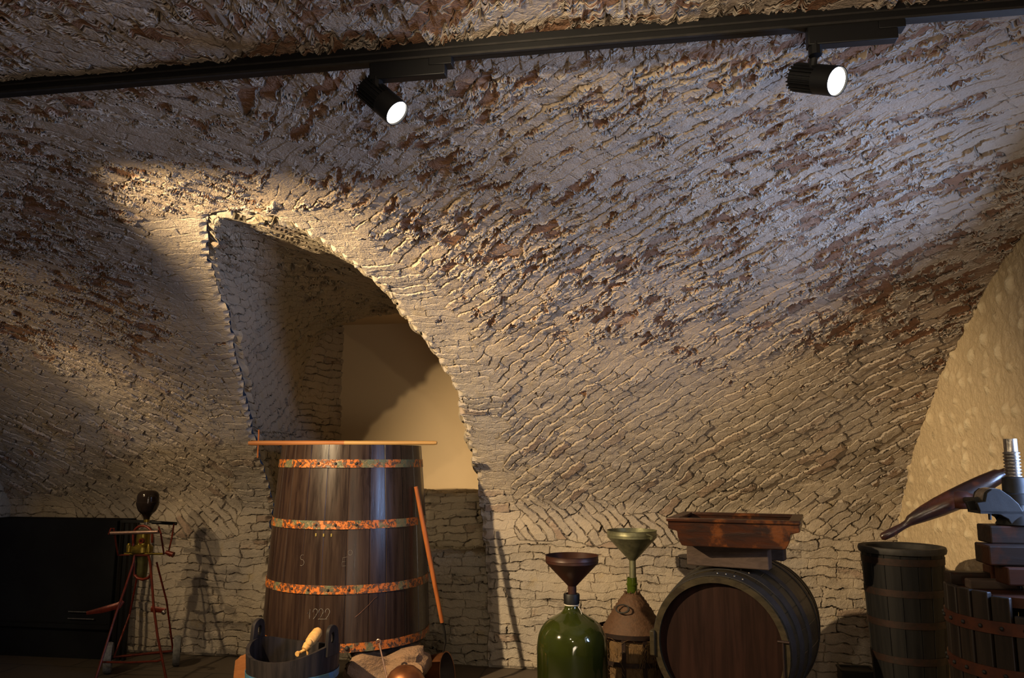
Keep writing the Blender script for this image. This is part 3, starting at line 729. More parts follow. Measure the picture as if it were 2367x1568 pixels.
B(MB().lathe([(1e-3, .014), (.117, .028), (.125, .06), (.132, .142)], 48, m), 'pan_inside', 'copper_in', lad)
# ---- upturned copper dipper on its own block of wood
cp = PY(937, 1592, 4.42)
rock((cp.x, cp.y, 0), (.26, .24, .17), 6, 'wood_block', 'low dark block under the small copper dipper, at the bottom edge', 'block', mat='tub', chip=.05)
dip = thing('copper_dipper', (cp.x, cp.y, .17), 'small rounded copper dipper lying upturned before the vat, its hooked iron handle up', 'dipper')
zt = PY(937, 1541, 4.40).z; hgt = zt - .17
B(MB().lathe([(.118, 0), (.122, .01), (.121, hgt * .35), (.108, hgt * .62), (.085, hgt * .82), (.05, hgt * .96), (1e-3, hgt)], 48, Matrix.Translation((cp.x, cp.y, .17))), 'bowl', 'copper', dip)
h0 = Vector((cp.x - .098, cp.y - .03, .17 + hgt * .66)); h1 = PY(877, 1490, 4.52); hook = [h1 + Yv * .012 * math.cos(a) * 1.0 - Yv * .006 + Zv * (.012 + .014 * math.sin(a)) for a in np.linspace(-1.2, 3.6, 9)]
B(MB().tube([h0, h0.lerp(h1, .5), h1] + hook, .0052, 8), 'iron_handle', 'handle_steel', dip)
# ---- two-eared tub
tc = PY(676, 1568, 4.30); TXc, TYc = tc.x, 4.30; TR = .253
tub = thing('eared_tub', (TXc, TYc, 0), 'black wooden tub with two pierced ear handles, blue painted hoop, in front of the vat', 'tub')
ear_ang = R(-12)
def tub_top(a):
    c = math.cos(a - ear_ang); return .438 + .058 * abs(c) ** 3.0
def tub_body():
    n = 120; v = []; th = .020
    for a in np.linspace(0, 2 * math.pi, n, endpoint=False):
        g_ = .0025 if int(a / (2 * math.pi) * n) % 7 == 0 else 0
        zt = tub_top(a)
        for r, z in ((TR - .022 - g_, 0), (TR - .012 - g_, zt * .5), (TR - g_, zt), (TR - th, zt), (TR - .012 - th, zt * .5), (TR - .022 - th, .05)):
            v.append((TXc + r * math.cos(a), TYc + r * math.sin(a), z))
    f = [(i * 6 + j, ((i + 1) % n) * 6 + j, ((i + 1) % n) * 6 + j + 1, i * 6 + j + 1) for i in range(n) for j in range(5)]
    mb = MB().add(v, f); mb.lathe([(1e-3, .04), (TR - .03, .04), (TR - .03, .06), (1e-3, .06)], 40, Matrix.Translation((TXc, TYc, 0))); return mb
B(tub_body(), 'staves', 'tub', tub)
for sgn in (0, math.pi):
    a = ear_ang + sgn; c = Vector((TXc + (TR - .010) * math.cos(a), TYc + (TR - .010) * math.sin(a), .44))
    mm = Matrix.Translation(c) @ Matrix.Rotation(a + math.pi / 2, 4, 'Z')
    outer = [(-.052, 0), (-.052, .06)] + [(.044 * -math.cos(t) * (1.05), .115 + .045 * math.sin(t)) for t in np.linspace(0, math.pi, 13)] + [(.052, .06), (.052, 0)]
    n = len(outer); inner = [(.016 * -math.cos(t) * -1 * -1, .098 + .028 * math.sin(t)) for t in np.linspace(-math.pi / 2 - .0, 1.5 * math.pi, n)]
    # ring between outline and hole, both faces, bridged
    inner = []
    for (x, z) in outer:
        ang = math.atan2(z - .092, x); inner.append((.017 * math.cos(ang), .092 + .030 * math.sin(ang)))
    v = []; 
    for d_ in (-.011, .011):
        v += [mm @ Vector((x, d_ + (x * x) * -2.0 * (1), z)) for x, z in outer] + [mm @ Vector((x, d_, z)) for x, z in inner]
    f = []
    for i in range(n):
        j = (i + 1) % n
        f += [(i, j, n + j, n + i), (2 * n + i, 3 * n + i, 3 * n + j, 2 * n + j), (i, 2 * n + i, 2 * n + j, j), (n + i, n + j, 3 * n + j, 3 * n + i)]
    B(MB().add(v, f), 'ear_handle', 'tub', tub, bevel=.003)
for zc in (.335, .12): B(hoop_mb(lambda z: TR - .022 + .022 * z / .44, zc, .040, (TXc, TYc), .003), 'hoop', 'blue_band', tub)
# ---- wooden tap in the tub
a0 = PY(731, 1466, 4.46); a1 = PY(706, 1500, 4.38); tpax = (a0 - a1).normalized()
tap = thing('wooden_tap', a1, 'pale turned wooden tap resting upright inside the black tub', 'tap')
mA = frame(a1 - tpax * .0, tpax); LL = (a0 - a1).length
B(MB().lathe([(1e-3, -.01), (.018, -.008), (.021, .0), (.026, .02), (.023, .032), (.029, .045), (.032, LL * .75), (.029, LL + .015), (.02, LL + .03), (1e-3, LL + .032)], 28, mA), 'tap_body', 'tap', tap)
e0 = a1 - tpax * .0 + Zv * -.005; e1 = PY(688, 1512, 4.35)
B(MB().tube([e0, e0.lerp(e1, .6)], [.010, .008], 10).ball(a1.lerp(a0, .45) - Fv * .026, .02, 14, 10, (1, .9, 1.1)), 'tap_spout', 'tap', tap)
mK = frame(e1, (e0 - e1) + Fv * .06)
B(MB().lathe([(1e-3, -.006), (.014, -.006), (.015, 0), (.014, .006), (.008, .010), (.007, (e0 - e1).length * .6)], 20, mK), 'tap_key', 'tap', tap)
B(MB().tube([a1 - Fv * .0 + Yv * .010 - Zv * .0, a1 + Yv * .016 - Zv * .045], [.008, .005], 8), 'peg', 'tap', tap)
lg = PY(562, 1540, 4.55)
rock((lg.x + .030, 4.56, 0), (.12, .13, PY(560, 1517, 4.5).z), 9, 'split_log', 'orange cracked block of split wood standing left of the black tub', 'log', mat='log', chip=.04)

# ------------------------------------------------------------------ demijohns and funnels
d0 = PY(1322, 1450, 4.5); DX, DY = d0.x, 4.5
dj = thing('glass_demijohn', (DX, DY, 0), 'large bare green glass demijohn, dusty at the shoulders, below the dark brown funnel', 'demijohn')
pr = [(1e-3, .02), (.12, .0), (.165, .015), (.185, .07), (.192, .20), (.194, .42), (.193, .48), (.184, .54), (.160, .588), (.126, .620), (.086, .642), (.054, .662), (.040, .685), (.035, .715)]
prs = catmull(pr[2:], 5).tolist(); outp = pr[:2] + prs; inn = [(max(1e-3, r - .006), z + (.006 if z < .1 else 0)) for r, z in outp[::-1]]
oo = MB().lathe([(r, z) for r, z in outp] + inn, 72); o = B(oo, 'bottle', 'glass', None); o.location = (DX, DY, 0); attach(o, dj)
B(MB().lathe([(.036, .700), (.044, .706), (.045, .752), (.042, .758), (.032, .758), (.030, .70)], 32, Matrix.Translation((DX, DY, 0)), True), 'neck_collar', 'black_plastic', dj)
B(MB().lathe([(.0375, .694), (.0415, .697), (.0375, .701)], 32, Matrix.Translation((DX, DY, 0)), True).tube([(DX + .034, DY - .02, .697), (DX + .052, DY - .03, .672), (DX + .058, DY - .035, .655)], .0018, 6), 'neck_string', 'cord', dj)
def funnel(c, zb, zt, R_, spout, name, label, mat, rimh, handle=False, spl=.03):
    t = thing(name, (c[0], c[1], zb), label, 'funnel'); h = zt - zb; mm = Matrix.Translation((c[0], c[1], zb)); zs = spl
    cone_top = h - rimh
    prf = [(spout, -.05), (spout, zs), (R_ * .985, cone_top), (R_, cone_top + .002), (R_, cone_top + rimh * .35), (R_ + .002, cone_top + rimh * .40), (R_, cone_top + rimh * .5), (R_, h - .003), (R_ + .003, h), (R_ - .002, h), (R_ - .004, cone_top), (spout - .002, zs), (spout - .002, -.05)]
    B(MB().lathe(prf, 64, mm, True), 'funnel_body', mat, t)
    if handle:
        aa = cam_ang + .35; a = math.atan2(-c[1], -c[0]) + .62; hx = lambda a_, r, z: (c[0] + r * math.cos(a_), c[1] + r * math.sin(a_), zb + z)
        pts = [hx(a + q, R_ + .002 + .034 * math.sin(math.pi * s_), h - .012 - .028 * s_) for s_, q in zip(np.linspace(0, 1, 9), np.linspace(0, .18, 9))]
        B(MB().tube(pts, .011, 8, True, .35), 'handle', mat, t)
    return t
zb = PY(1323, 1368, DY).z; zt = PY(1325, 1284, DY).z
funnel((DX + .004, DY), zb, zt, .147, .0235, 'metal_funnel', 'dark red-brown tin funnel in the neck of the bare green demijohn', 'brown_tin', .042)
w0 = PY(1462, 1400, 5.22); WX, WY = w0.x, 5.22
zN = PY(1462, 1335, WY).z; zS = PY(1462, 1372, WY).z; zC = PY(1462, 1452, WY).z
wd = thing('wicker_demijohn', (WX, WY, 0), 'green demijohn wrapped in brown wicker, sitting in the straw-filled iron crate', 'demijohn')
B(MB().lathe([(.034, zS - .04), (.033, zS + .05), (.038, zS + .052), (.038, zS + .062), (.033, zS + .064), (.032, zN), (.028, zN), (.028, zS - .04)], 36, Matrix.Translation((WX, WY, 0)), True), 'bottle_neck', 'glass2', wd)
mb = MB(); rr = []; nz = 26
for i in range(nz + 1):
    t = i / nz; z = zS + .005 - t * (zS - .10); r = .040 + (.195 - .040) * min(1, (t / .42)) ** .85 if t < .42 else .195
    rr += [(r, z), (r + .013, z - (zS - .1) / nz * .5)]
m_ = Matrix.Translation((WX, WY, 0)); mb.lathe([(1e-3, zS)] + rr + [(1e-3, .06)], 60, m_)
# knock the weave about
rw_ = random.Random(5)
mb.v = [(x + rw_.uniform(-.003, .003), y + rw_.uniform(-.003, .003), z + rw_.uniform(-.003, .003)) for x, y, z in mb.v]
for k in range(26):
    a = k * .7; mb.tube([(WX + .036 * math.cos(a), WY + .036 * math.sin(a), zS - .01), (WX + (.044 + rw_.random() * .012) * math.cos(a + .3), WY + .05 * math.sin(a + .3), zS + rw_.uniform(.0, .022))], .0028, 5)
B(mb, 'wicker_cover', 'wicker', wd, ang=80)
aw = math.atan2(-WY, -WX) - .45; wc = Vector((WX + .142 * math.cos(aw), WY + .142 * math.sin(aw), PY(1440, 1408, 5.1).z))
ringn = Vector((math.cos(aw), math.sin(aw), .75)).normalized()
mm = frame(wc, ringn) @ Matrix.Diagonal((1.35, .85, 1, 1))
B(MB().lathe([(.028, .0), (.036, -.002), (.036, .005), (.028, .006)], 32, mm, True), 'woven_ring', 'iron', wd)
zb = zN - .0; zt = PY(1465, 1226, WY).z
funnel((WX + .006, WY), zb, zt, .158, .0215, 'metal_funnel', 'greenish zinc funnel with a side handle in the neck of the wicker demijohn', 'zinc', .046, True, spl=.105)
# crate
cr = thing('iron_crate', (WX, WY, 0), 'round rusty iron strap crate holding the wicker demijohn and straw', 'crate'); CR = .245
for z in (zC - .012, zC - .17, .03):
    B(MB().lathe([(CR, z - .013), (CR + .005, z - .013), (CR + .005, z + .013), (CR, z + .013)], 56, m_, True), 'ring', 'rust', cr)
for k in range(12):
    a = math.atan2(-WY, -WX) + .28 + k * math.pi / 6; mm = m_ @ Matrix.Rotation(a, 4, 'Z'); B(MB().box((CR - .006, -.012, 0), (CR, .012, zC - .01), mm), 'upright', 'rust', cr)
mb = MB(); rs = random.Random(11)
prs_ = [(.2, .03)] + [(.222 + rs.uniform(-.008, .006), z) for z in np.linspace(.05, zC - .06, 9)] + [(.205, zC - .045), (.198, zC - .05)]
mb.lathe(prs_, 60, m_)
for k in range(520):
    a = rs.uniform(0, 2 * math.pi); z = rs.uniform(.04, zC - .03); r = .228 + rs.uniform(-.006, .022); da = rs.uniform(-.22, .22); dz = rs.uniform(-.05, .06)
    p = [(WX + (r + q * .010) * math.cos(a + da * q), WY + (r + q * .010) * math.sin(a + da * q), z + dz * q - .02 * q * q) for q in (0, .5, 1)]
    mb.tube(p, .0011, 4)
for k in range(70):
    a = math.atan2(-WY, -WX) + rs.uniform(.25, .75); z = zC - .05 + rs.uniform(-.05, .01); r = .235; L_ = rs.uniform(.05, .12); da = rs.uniform(-.3, .3)
    p = [(WX + (r + q * .045) * math.cos(a + da * q), WY + (r + q * .045) * math.sin(a + da * q), z - L_ * q * q + .015 * q) for q in (0, .33, .66, 1)]
    mb.tube(p, .0012, 4)
o = B(mb, 'straw_packing', 'straw'); tag(o, 'golden straw packed between the crate bars around the wicker demijohn', 'straw'); o['kind'] = 'stuff'

# ------------------------------------------------------------------ barrel
bf = PY(1662, 1492, 4.16); adir = Vector((.345, .94, 0)).normalized(); BL = .92; br0 = .338; brm = .385
bf.z = .575
bar = thing('oak_barrel', (bf.x, bf.y, 0), 'large dark barrel lying on its side with its reddish head facing the room', 'barrel')
mB = frame(bf, adir)
def rb(t): return br0 + (brm - br0) * math.sin(math.pi * t)
nst = 22; rnd = random.Random(2); v = []; angs = []; a = 0; ws = [rnd.uniform(.85, 1.2) for _ in range(nst)]; tot = sum(ws)
for wv in ws:
    da = wv / tot * 2 * math.pi
    for q, dd in ((.01, .002), (.03, 0), (.35, 0), (.65, 0), (.97, 0), (.99, .002)): angs.append((a + da * q, dd))
    a += da
n = len(angs); rows = []
ts = [0, .02] + [i / 16 for i in range(1, 16)] + [.98, 1]
for t in ts: rows.append([(rb(t) - d_, t * BL, an) for an, d_ in angs])
for t in (1, .94): rows.append([(rb(t) - .030, t * BL, an) for an, d_ in angs])
for t in (.06, 0): rows.append([(rb(t) - .030, t * BL, an) for an, d_ in angs])
v = [mB @ Vector((r * math.cos(an), r * math.sin(an), z)) for row in rows for r, z, an in row]; Rw = len(rows)
f = [(j * n + i, j * n + (i + 1) % n, ((j + 1) % Rw) * n + (i + 1) % n, ((j + 1) % Rw) * n + i) for j in range(Rw) for i in range(n)]
o = B(MB().add(v, f), 'staves', 'barrel', bar)
for t in (.045, .955):
    mb = MB().lathe([(1e-3, t * BL), (rb(t) - .022, t * BL), (rb(t) - .022, t * BL + .02), (1e-3, t * BL + .02)], 64, mB)
    hd = B(mb, 'barrel_head', 'head', bar)
for (t0, t1) in ((.015, .085), (.14, .215), (.31, .37), (.63, .69), (.785, .86), (.915, .985)):
    mb = MB(); pr_ = [(rb(t0) + .0005, t0 * BL), (rb(t0) + .0035, t0 * BL), (rb(t1) + .0035, t1 * BL), (rb(t1) + .0005, t1 * BL)]
    hp_ = B(mb.lathe(pr_, 80, mB, True), 'hoop', 'iron', bar)
    if t0 < .2:
        tm = (t0 + t1) / 2
        for k in range(4):
            an = R(70 + k * 7); p = mB @ Vector((-(rb(tm) + .004) * math.cos(an), (rb(tm) + .004) * math.sin(an), tm * BL)); B(MB().ball(p, .005, 8, 6), 'rivet', 'steel', hp_)
# lug on the left of the rim
uL = (mB.to_3x3() @ Vector((1, 0, 0)));  sx = -1 if uL.x > 0 else 1
mb = MB(); mm = mB @ Matrix.Rotation(R(4 if sx < 0 else 0), 4, 'Z')
mb.box((sx * (br0 - .012), -.075, -.018), (sx * (br0 + .016), .05, .06), mB); B(mb, 'rim_lug', 'barrel', bar, bevel=.006)
mb = MB().tube([mB @ Vector((-sx * (br0 - .03), y, -.006)) for y in (.06, -.03, -.12)], .006).tube([mB @ Vector((-sx * (br0 - .055), .06, -.006)), mB @ Vector((-sx * (br0 + .0), .06, -.006))], .007); B(mb, 'repair_pin', 'rust', bar)
# cradle under the barrel
ck = thing('barrel_cradle', (bf.x + adir.x * .4, bf.y + adir.y * .4, 0), 'low dark wooden cradle beams under the lying barrel, below the picture', 'cradle')
for s_ in (.22, .70):
    c = bf + adir * BL * s_; rr_ = rb(s_) + .004; poly = [(-.34, 0), (.34, 0), (.34, .27)] + [(rr_ * math.cos(t), .575 + rr_ * math.sin(t)) for t in np.linspace(-.95, -math.pi + .95, 15)] + [(-.34, .27)]
    mm = Matrix.Translation((c.x, c.y, 0)) @ Matrix.Rotation(math.atan2(adir.y, adir.x) - math.pi / 2, 4, 'Z')
    B(MB().prism(poly, -.05, .05, mm), 'cradle_beam', 'beam', ck)
# beams on the barrel
brot = math.atan2(adir.y, adir.x) - math.pi / 2
TRROT = brot * .62
ztop_b = PY(1700, 1259, 4.3).z
def saddle(sdist, x0, x1, label):
    c = bf + adir * BL * sdist; rr_ = rb(sdist) + .004; z0 = PY(1700, 1311, 4.3).z
    hw0, hw1 = x0, x1; cz = .575
    lim = [t for t in np.linspace(math.pi - .35, .35, 41) if cz + rr_ * math.sin(t) > z0 and hw0 < rr_ * math.cos(t) < hw1]
    poly = [(hw0, ztop_b), (hw0, z0)] + [(rr_ * math.cos(t), cz + rr_ * math.sin(t)) for t in lim] + [(hw1, z0), (hw1, ztop_b)]
    mm = Matrix.Translation((c.x, c.y, 0)) @ Matrix.Rotation(brot, 4, 'Z')
    o = B(MB().prism(poly, -.04, .04, mm), 'saddle_beam', 'beam', None, bevel=.006, smooth=False)
    # set its origin on the barrel
    off = Vector((c.x, c.y, z0)); o.data.transform(Matrix.Translation(-off)); o.location = off
    return tag(o, label, 'beam', None)
saddle(.17, -.185, .235, 'grey-brown wooden beam notched over the barrel, front one under the trough')
saddle(.60, -.20, .235, 'rear wooden beam across the barrel, dark in the shadow of the trough')
# trough
tz0 = ztop_b; tz1 = PY(1690, 1206, 4.18).z
fl = PY(1541, 1207, 4.15); frr = PY(1846, 1206, 4.12); wid = (frr - fl).length
mT = Matrix.Translation((fl.lerp(frr, .5).x, 4.135, 0)) @ Matrix.Rotation(TRROT, 4, 'Z')
trg = thing('wooden_trough', (mT.translation.x, 4.36, tz0), 'polished chestnut brown wooden trough with flared sides, set on the barrel beams', 'trough')
hw = wid / 2; dep = .50; Hh = tz1 - tz0
def side_poly(top, rim):
    # curved flare from the rim down to the foot
    return [(rim, Hh), (rim, Hh - .045), (rim - .035, Hh - .060), (rim - .055, Hh - .075), (rim - .085, Hh - .11), (rim - .125, Hh - .145)]
def bowl(prof_in):
    return prof_in
ds = -.045
# front & back boards with the curved outline, joined by curved long sides
outl = [(-hw, Hh), (-hw, Hh - .040), (-hw + .045, Hh - .052)] + [(-hw + .045 + .115 * (1 - math.cos(t)), Hh - .052 - (Hh - .052 - ds) * math.sin(t)) for t in np.linspace(.25, math.pi / 2, 8)]
outl = outl + [(-x, z) for x, z in outl[::-1]]
mt0 = mT @ Matrix.Translation((0, 0, tz0))
# lift: trough foot must rest on the beams, its belly hangs between them on both outer sides
outl = [(x, max(z, .0)) if abs(x) < hw - .20 else (x, max(z, .0)) for x, z in outl]
B(MB().prism(outl, 0, .035, mt0), 'end_board', 'trough', trg, bevel=.004, smooth=False)
B(MB().prism(outl, dep - .035, dep, mt0), 'end_board', 'trough', trg, bevel=.004, smooth=False)
half = outl[:len(outl) // 2]
for s_ in (1, -1):
    th = .028; outer = [(x * s_, z) for x, z in half]; inner = [((x + th) * s_, z + (th * .6 if k > 3 else 0)) for k, (x, z) in enumerate(half)]
    B(MB().prism(outer + inner[::-1], .035, dep - .035, mt0), 'side_board', 'trough', trg, smooth=True)
xb = abs(half[-1][0]); B(MB().box((-xb - .002, .035, .0), (xb + .002, dep - .035, .03), mt0), 'bottom_board', 'trough', trg)
mb = MB()
for a, b in (((-hw - .006, -.014, Hh - .004), (hw + .006, .040, Hh + .014)), ((-hw - .006, dep - .040, Hh - .004), (hw + .006, dep + .014, Hh + .014)),
             ((-hw - .006, .040, Hh - .004), (-hw + .05, dep - .040, Hh + .014)), ((hw - .05, .040, Hh - .004), (hw + .006, dep - .040, Hh + .014))): mb.box(a, b, mt0)
B(mb, 'rim_moulding', 'trough', trg, bevel=.004)

# ------------------------------------------------------------------ tall bucket
kc = PY(2083, 1262, 4.42); KX, KY, KZ = kc.x, 4.42, kc.z
kr1 = .5 * 192 / F * (kc - Vector((0, 0, EYE))).length * .79
def kr(z): return kr1 * (.80 + .20 * z / KZ)
bk = thing('grape_hod', (KX, KY, 0), 'tall tapering black wooden bucket with rusty hoops, beside the wine press', 'bucket')
B(staved(MB(), kr, 0, KZ - .01, 16, (KX, KY), .018, .003, 12, 8), 'staves', 'bucket', bk)
mK_ = Matrix.Translation((KX, KY, 0))
B(MB().lathe([(kr1 - .02, KZ - .030), (kr1 + .010, KZ - .030), (kr1 + .014, KZ - .014), (kr1 + .010, KZ), (kr1 - .010, KZ + .002), (kr1 - .02, KZ - .006)], 64, mK_, True), 'rim', 'iron', bk)
B(MB().lathe([(1e-3, .03), (kr(0) - .01, .03), (kr(0) - .01, .05), (1e-3, .05)], 40, mK_), 'bottom', 'bucket', bk)
for py in (1302, 1375, 1448, 1532):
    zc = PY(2085, py, KY - kr1 * .93).z; B(hoop_mb(kr, zc, .034, (KX, KY), .003), 'hoop', 'rust', bk)
bx_ = PY(1980, 1565, 5.45); 
mb = MB(); c = Vector((bx_.x, 5.45, 0)); zt = PY(1980, 1549, 5.4).z; hz = max(.08, zt)
fb = thing('black_box', c, 'small black open-topped metal box on the floor left of the tall bucket', 'box')
B(MB().box((c.x - .10, c.y - .07, 0), (c.x + .10, c.y + .07, hz - .01)), 'box_body', 'black_plastic', fb, bevel=.006)
B(MB().box((c.x - .105, c.y - .075, hz - .012), (c.x + .105, c.y - .06, hz)).box((c.x - .105, c.y + .06, hz - .012), (c.x + .105, c.y + .075, hz)).box((c.x - .105, c.y - .06, hz - .012), (c.x - .09, c.y + .06, hz)).box((c.x + .09, c.y - .06, hz - .012), (c.x + .105, c.y + .06, hz)), 'box_rim', 'iron', fb, bevel=.002)

# ------------------------------------------------------------------ wine press
PYc = 3.30; pcx = PY(2352, 1200, PYc); PX = pcx.x
prs = thing('wine_press', (PX, PYc, 0), 'old wine press with steel screw, stacked wooden blocks and slatted basket at the right edge', 'wine press')
def zat(py, y=PYc): return PY(2352, py, y).z
# basket
bkR = .266; zt_b = PY(2250, 1366, PYc - .15).z; 
zb_b = .22
for k in range(24):
    a = 2 * math.pi * (k + .35) / 24; wv = .030; top = zt_b - (.0 if k % 5 else .012)
    gap_front = abs((math.atan2(-PYc, -PX) - a + math.pi) % (2 * math.pi) - math.pi) < .13
    mm = Matrix.Translation((PX, PYc, 0)) @ Matrix.Rotation(a, 4, 'Z')
    if gap_front: top = PY(2330, 1432, PYc - .28).z
    B(MB().box((bkR - .026, -wv, zb_b), (bkR, wv, top), mm), 'slat', 'press_wood', prs, bevel=.004)
mP = Matrix.Translation((PX, PYc, 0))
for py in (1450, 1562):
    zc = PY(2300, py + 12, PYc - .27).z
    ho = B(MB().lathe([(bkR, zc - .022), (bkR + .006, zc - .022), (bkR + .006, zc + .022), (bkR, zc + .022)], 72, mP, True), 'hoop', 'rust_hoop', prs)
    for k in range(24):
        a = 2 * math.pi * (k + .35) / 24; B(MB().ball((PX + (bkR + .008) * math.cos(a), PYc + (bkR + .008) * math.sin(a), zc), .0075, 8, 6), 'rivet', 'press_iron', ho)
B(MB().lathe([(1e-3, .14), (.30, .14), (.312, .16), (.312, .22), (.30, .22), (.29, .19), (1e-3, .19)], 56, mP), 'drip_tray', 'press_iron', prs)
for k in range(3):
    a = k * 2.094 + .5; B(MB().box((.22, -.03, 0), (.28, .03, .15), mP @ Matrix.Rotation(a, 4, 'Z')), 'leg', 'press_iron', prs, bevel=.004)
# screw with threads
sz0, sz1 = .2, zat(1015); rs_ = .0255; prf = [(1e-3, sz0), (rs_, sz0)]; z = zat(1130) - .02
prf.append((rs_, z))
while z < sz1 - .05: prf += [(rs_, z), (rs_ + .004, z + .003), (rs_ + .004, z + .006), (rs_ - .001, z + .009)]; z += .0125
prf += [(rs_ - .002, sz1 - .045), (rs_ - .002, sz1), (1e-3, sz1)]
B(MB().lathe(prf, 28, mP), 'screw', 'steel', prs)
# boss and cast head
B(MB().lathe([(.027, zat(1103)), (.040, zat(1105)), (.042, zat(1140)), (.052, zat(1142)), (.052, zat(1165)), (.035, zat(1166)), (.035, zat(1205)), (.027, zat(1205))], 32, mP, True), 'nut', 'press_iron', prs)
mR = mP @ Matrix.Rotation(YAW * .2, 4, 'Z')
def lx(px, y=PYc): return PY(px, 1180, y).x - PX
zh = lambda py: PY(2290, py, PYc - .05).z
poly = [(lx(2243), zh(1163)), (lx(2262), zh(1160)), (lx(2268), zh(1140)), (lx(2280), zh(1131)), (lx(2300), zh(1131)), (lx(2322), zh(1147)), (lx(2340), zh(1165)), (lx(2352), zh(1190)), (lx(2352), zh(1212)), (lx(2318), zh(1212)), (lx(2312), zh(1200)), (lx(2294), zh(1190)), (lx(2250), zh(1185))]
B(MB().prism(poly, -.055, -.035, mR), 'ratchet_cheek', 'press_iron', prs, bevel=.003, smooth=False)
B(MB().prism(poly, .035, .055, mR), 'ratchet_cheek', 'press_iron', prs, bevel=.003, smooth=False)
cG = Vector((lx(2290), 0, zh(1155))); B(MB().lathe([(1e-3, -.034), (.042, -.034), (.042, .034), (1e-3, .034)], 36, mR @ Matrix.Translation(cG) @ Matrix.Rotation(R(90), 4, 'X')), 'ratchet_wheel', 'steel', prs)
B(MB().box((lx(2250), -.055, zh(1188)), (lx(2352), .055, zh(1182)), mR).tube([mR @ Vector((lx(2273), -.045, zh(1185))), mR @ Vector((lx(2273), -.045, zh(1202)))], .006, 8), 'head_base', 'press_iron', prs)
B(MB().lathe([(.06, zat(1212)), (.075, zat(1212)), (.06, zat(1196)), (.045, zat(1180)), (.03, zat(1180)), (.03, zat(1212))], 32, mP, True), 'pressure_foot', 'press_iron', prs)
# lever: turned handle widening into a paddle
lever_pts = [(2036, 1243, .010), (2041, 1241, .017), (2060, 1232, .019), (2085, 1218, .015), (2098, 1210, .0165), (2104, 1204, .023), (2135, 1188, .034), (2170, 1172, .042), (2205, 1156, .046), (2240, 1137, .043), (2275, 1118, .038), (2308, 1101, .032), (2316, 1098, .024), (2335, 1088, .018), (2352, 1080, .016)]
yl = lambda px: 3.72 - .05 * (px - 2036) / 316
cen = [PY(px, py, yl(px)) for px, py, _ in lever_pts]
lv = B(MB().tube(cen, [r for *_, r in lever_pts], 16, True, 1.0), 'lever', 'lever', prs)
for v_ in lv.data.vertices:
    pass
hub = PY(2212, 1155, 3.645); hb_ax = Vector((.9, -.35, -.02)).normalized()
B(MB().lathe([(1e-3, -.02), (.034, -.018), (.038, 0), (.036, .03), (.028, .04), (.026, .05), (1e-3, .05)], 30, frame(hub - hb_ax * .01 + Vector((0, -.055, 0)), hb_ax)), 'lever_hub', 'rust_hoop', prs)
B(MB().tube([hub + Vector((.01, -.05, 0)), mR @ Vector((lx(2262), 0, zh(1158)))], .0125, 12), 'lever_shaft', 'press_iron', prs)
# blocks
def pblock(px0, px1, py0, py1, y0, y1, mat, name='press_block'):
    ym = y0; a = PY(px0, py0, ym); b = PY(px0, py1, ym); x1 = px1 if isinstance(px1, float) else PY(px1, py0, ym).x
    return B(MB().box((a.x, y0, b.z), (x1, y1, a.z)), name, mat, prs, bevel=.006, smooth=False)
xr = min(PX + .19, XR - .07)
pblock(2287, xr, 1216, 1258, PYc - .06, PYc + .06, 'press_block')
pblock(2284, xr, 1262, 1308, PYc - .13, PYc - .02, 'press_block')
pblock(2276, xr, 1259, 1305, PYc + .03, PYc + .13, 'press_block')
pblock(2328, xr, 1313, 1355, PYc - .16, PYc - .05, 'press_block_red')
pblock(2290, xr, 1308, 1345, PYc + .04, PYc + .12, 'press_block_red')
zf = PY(2330, 1362, PYc).z
B(MB().lathe([(.03, zf - .035), (.235, zf - .035), (.235, zf), (.03, zf)], 48, mP, True), 'press_plate', 'press_block_red', prs)
B(MB().box((PX - .24, PYc + .05, zf), (PX - .02, PYc + .11, zf + .05)), 'press_block', 'press_block', prs, bevel=.006, smooth=False)
B(MB().box((PX - .20, PYc - .03, zf), (PX - .02, PYc + .02, zf + .035)), 'press_block', 'beam', prs, bevel=.006, smooth=False)

# ------------------------------------------------------------------ wheeled pump at left
SY = 5.35
def Q(px, py, y=SY): return PY(px, py, y)
cpt = Q(335, 1300)
pu = thing('wheeled_hand_pump', (cpt.x, SY, 0), 'red tubular hand pump on two grey wheels, black air bulb on top', 'hand pump')
def ptube(pts, r, name, mat, n=10): return B(MB().tube(pts, r, n), name, mat, pu)
# front legs
def floor_hit(a, b):
    a, b = Vector(a), Vector(b); t = a.z / (a.z - b.z); return a + (b - a) * t
def to_floor(px1, py1, y1, px2, py2, y2):
    a = PY(px1, py1, y1); b = PY(px2, py2, y2); t = (a.z - .01) / (a.z - b.z); return a + (b - a) * t
fl1 = to_floor(268, 1420, 5.20, 243, 1500, 5.12); fr1 = to_floor(354, 1400, 5.20, 372, 1500, 5.12)
ptube([Q(311, 1284, 5.28), Q(309, 1300, 5.27), Q(290, 1358, 5.24), Q(268, 1420, 5.20), Q(250, 1478, 5.14), fl1], .0085, 'front_leg', 'red_paint')
ptube([Q(343, 1284, 5.28), Q(347, 1300, 5.27), Q(351, 1345, 5.24), Q(355, 1400, 5.20), Q(364, 1470, 5.14), fr1], .0085, 'front_leg', 'red_paint')
ptube([Q(311, 1284, 5.28), Q(343, 1284, 5.28)], .008, 'top_bar', 'red_paint')
ptube([Q(230, 1531, 5.13), Q(300, 1532, 5.13), Q(364, 1529, 5.13), Q(377, 1525, 5.13)], .007, 'front_brace', 'red_paint')
wl = Q(252, 1503, 5.28); wr = Q(409, 1500, 5.55); wrad = .105
wl.z = wr.z = wrad
ptube([wl, wr], .009, 'axle', 'red_paint')
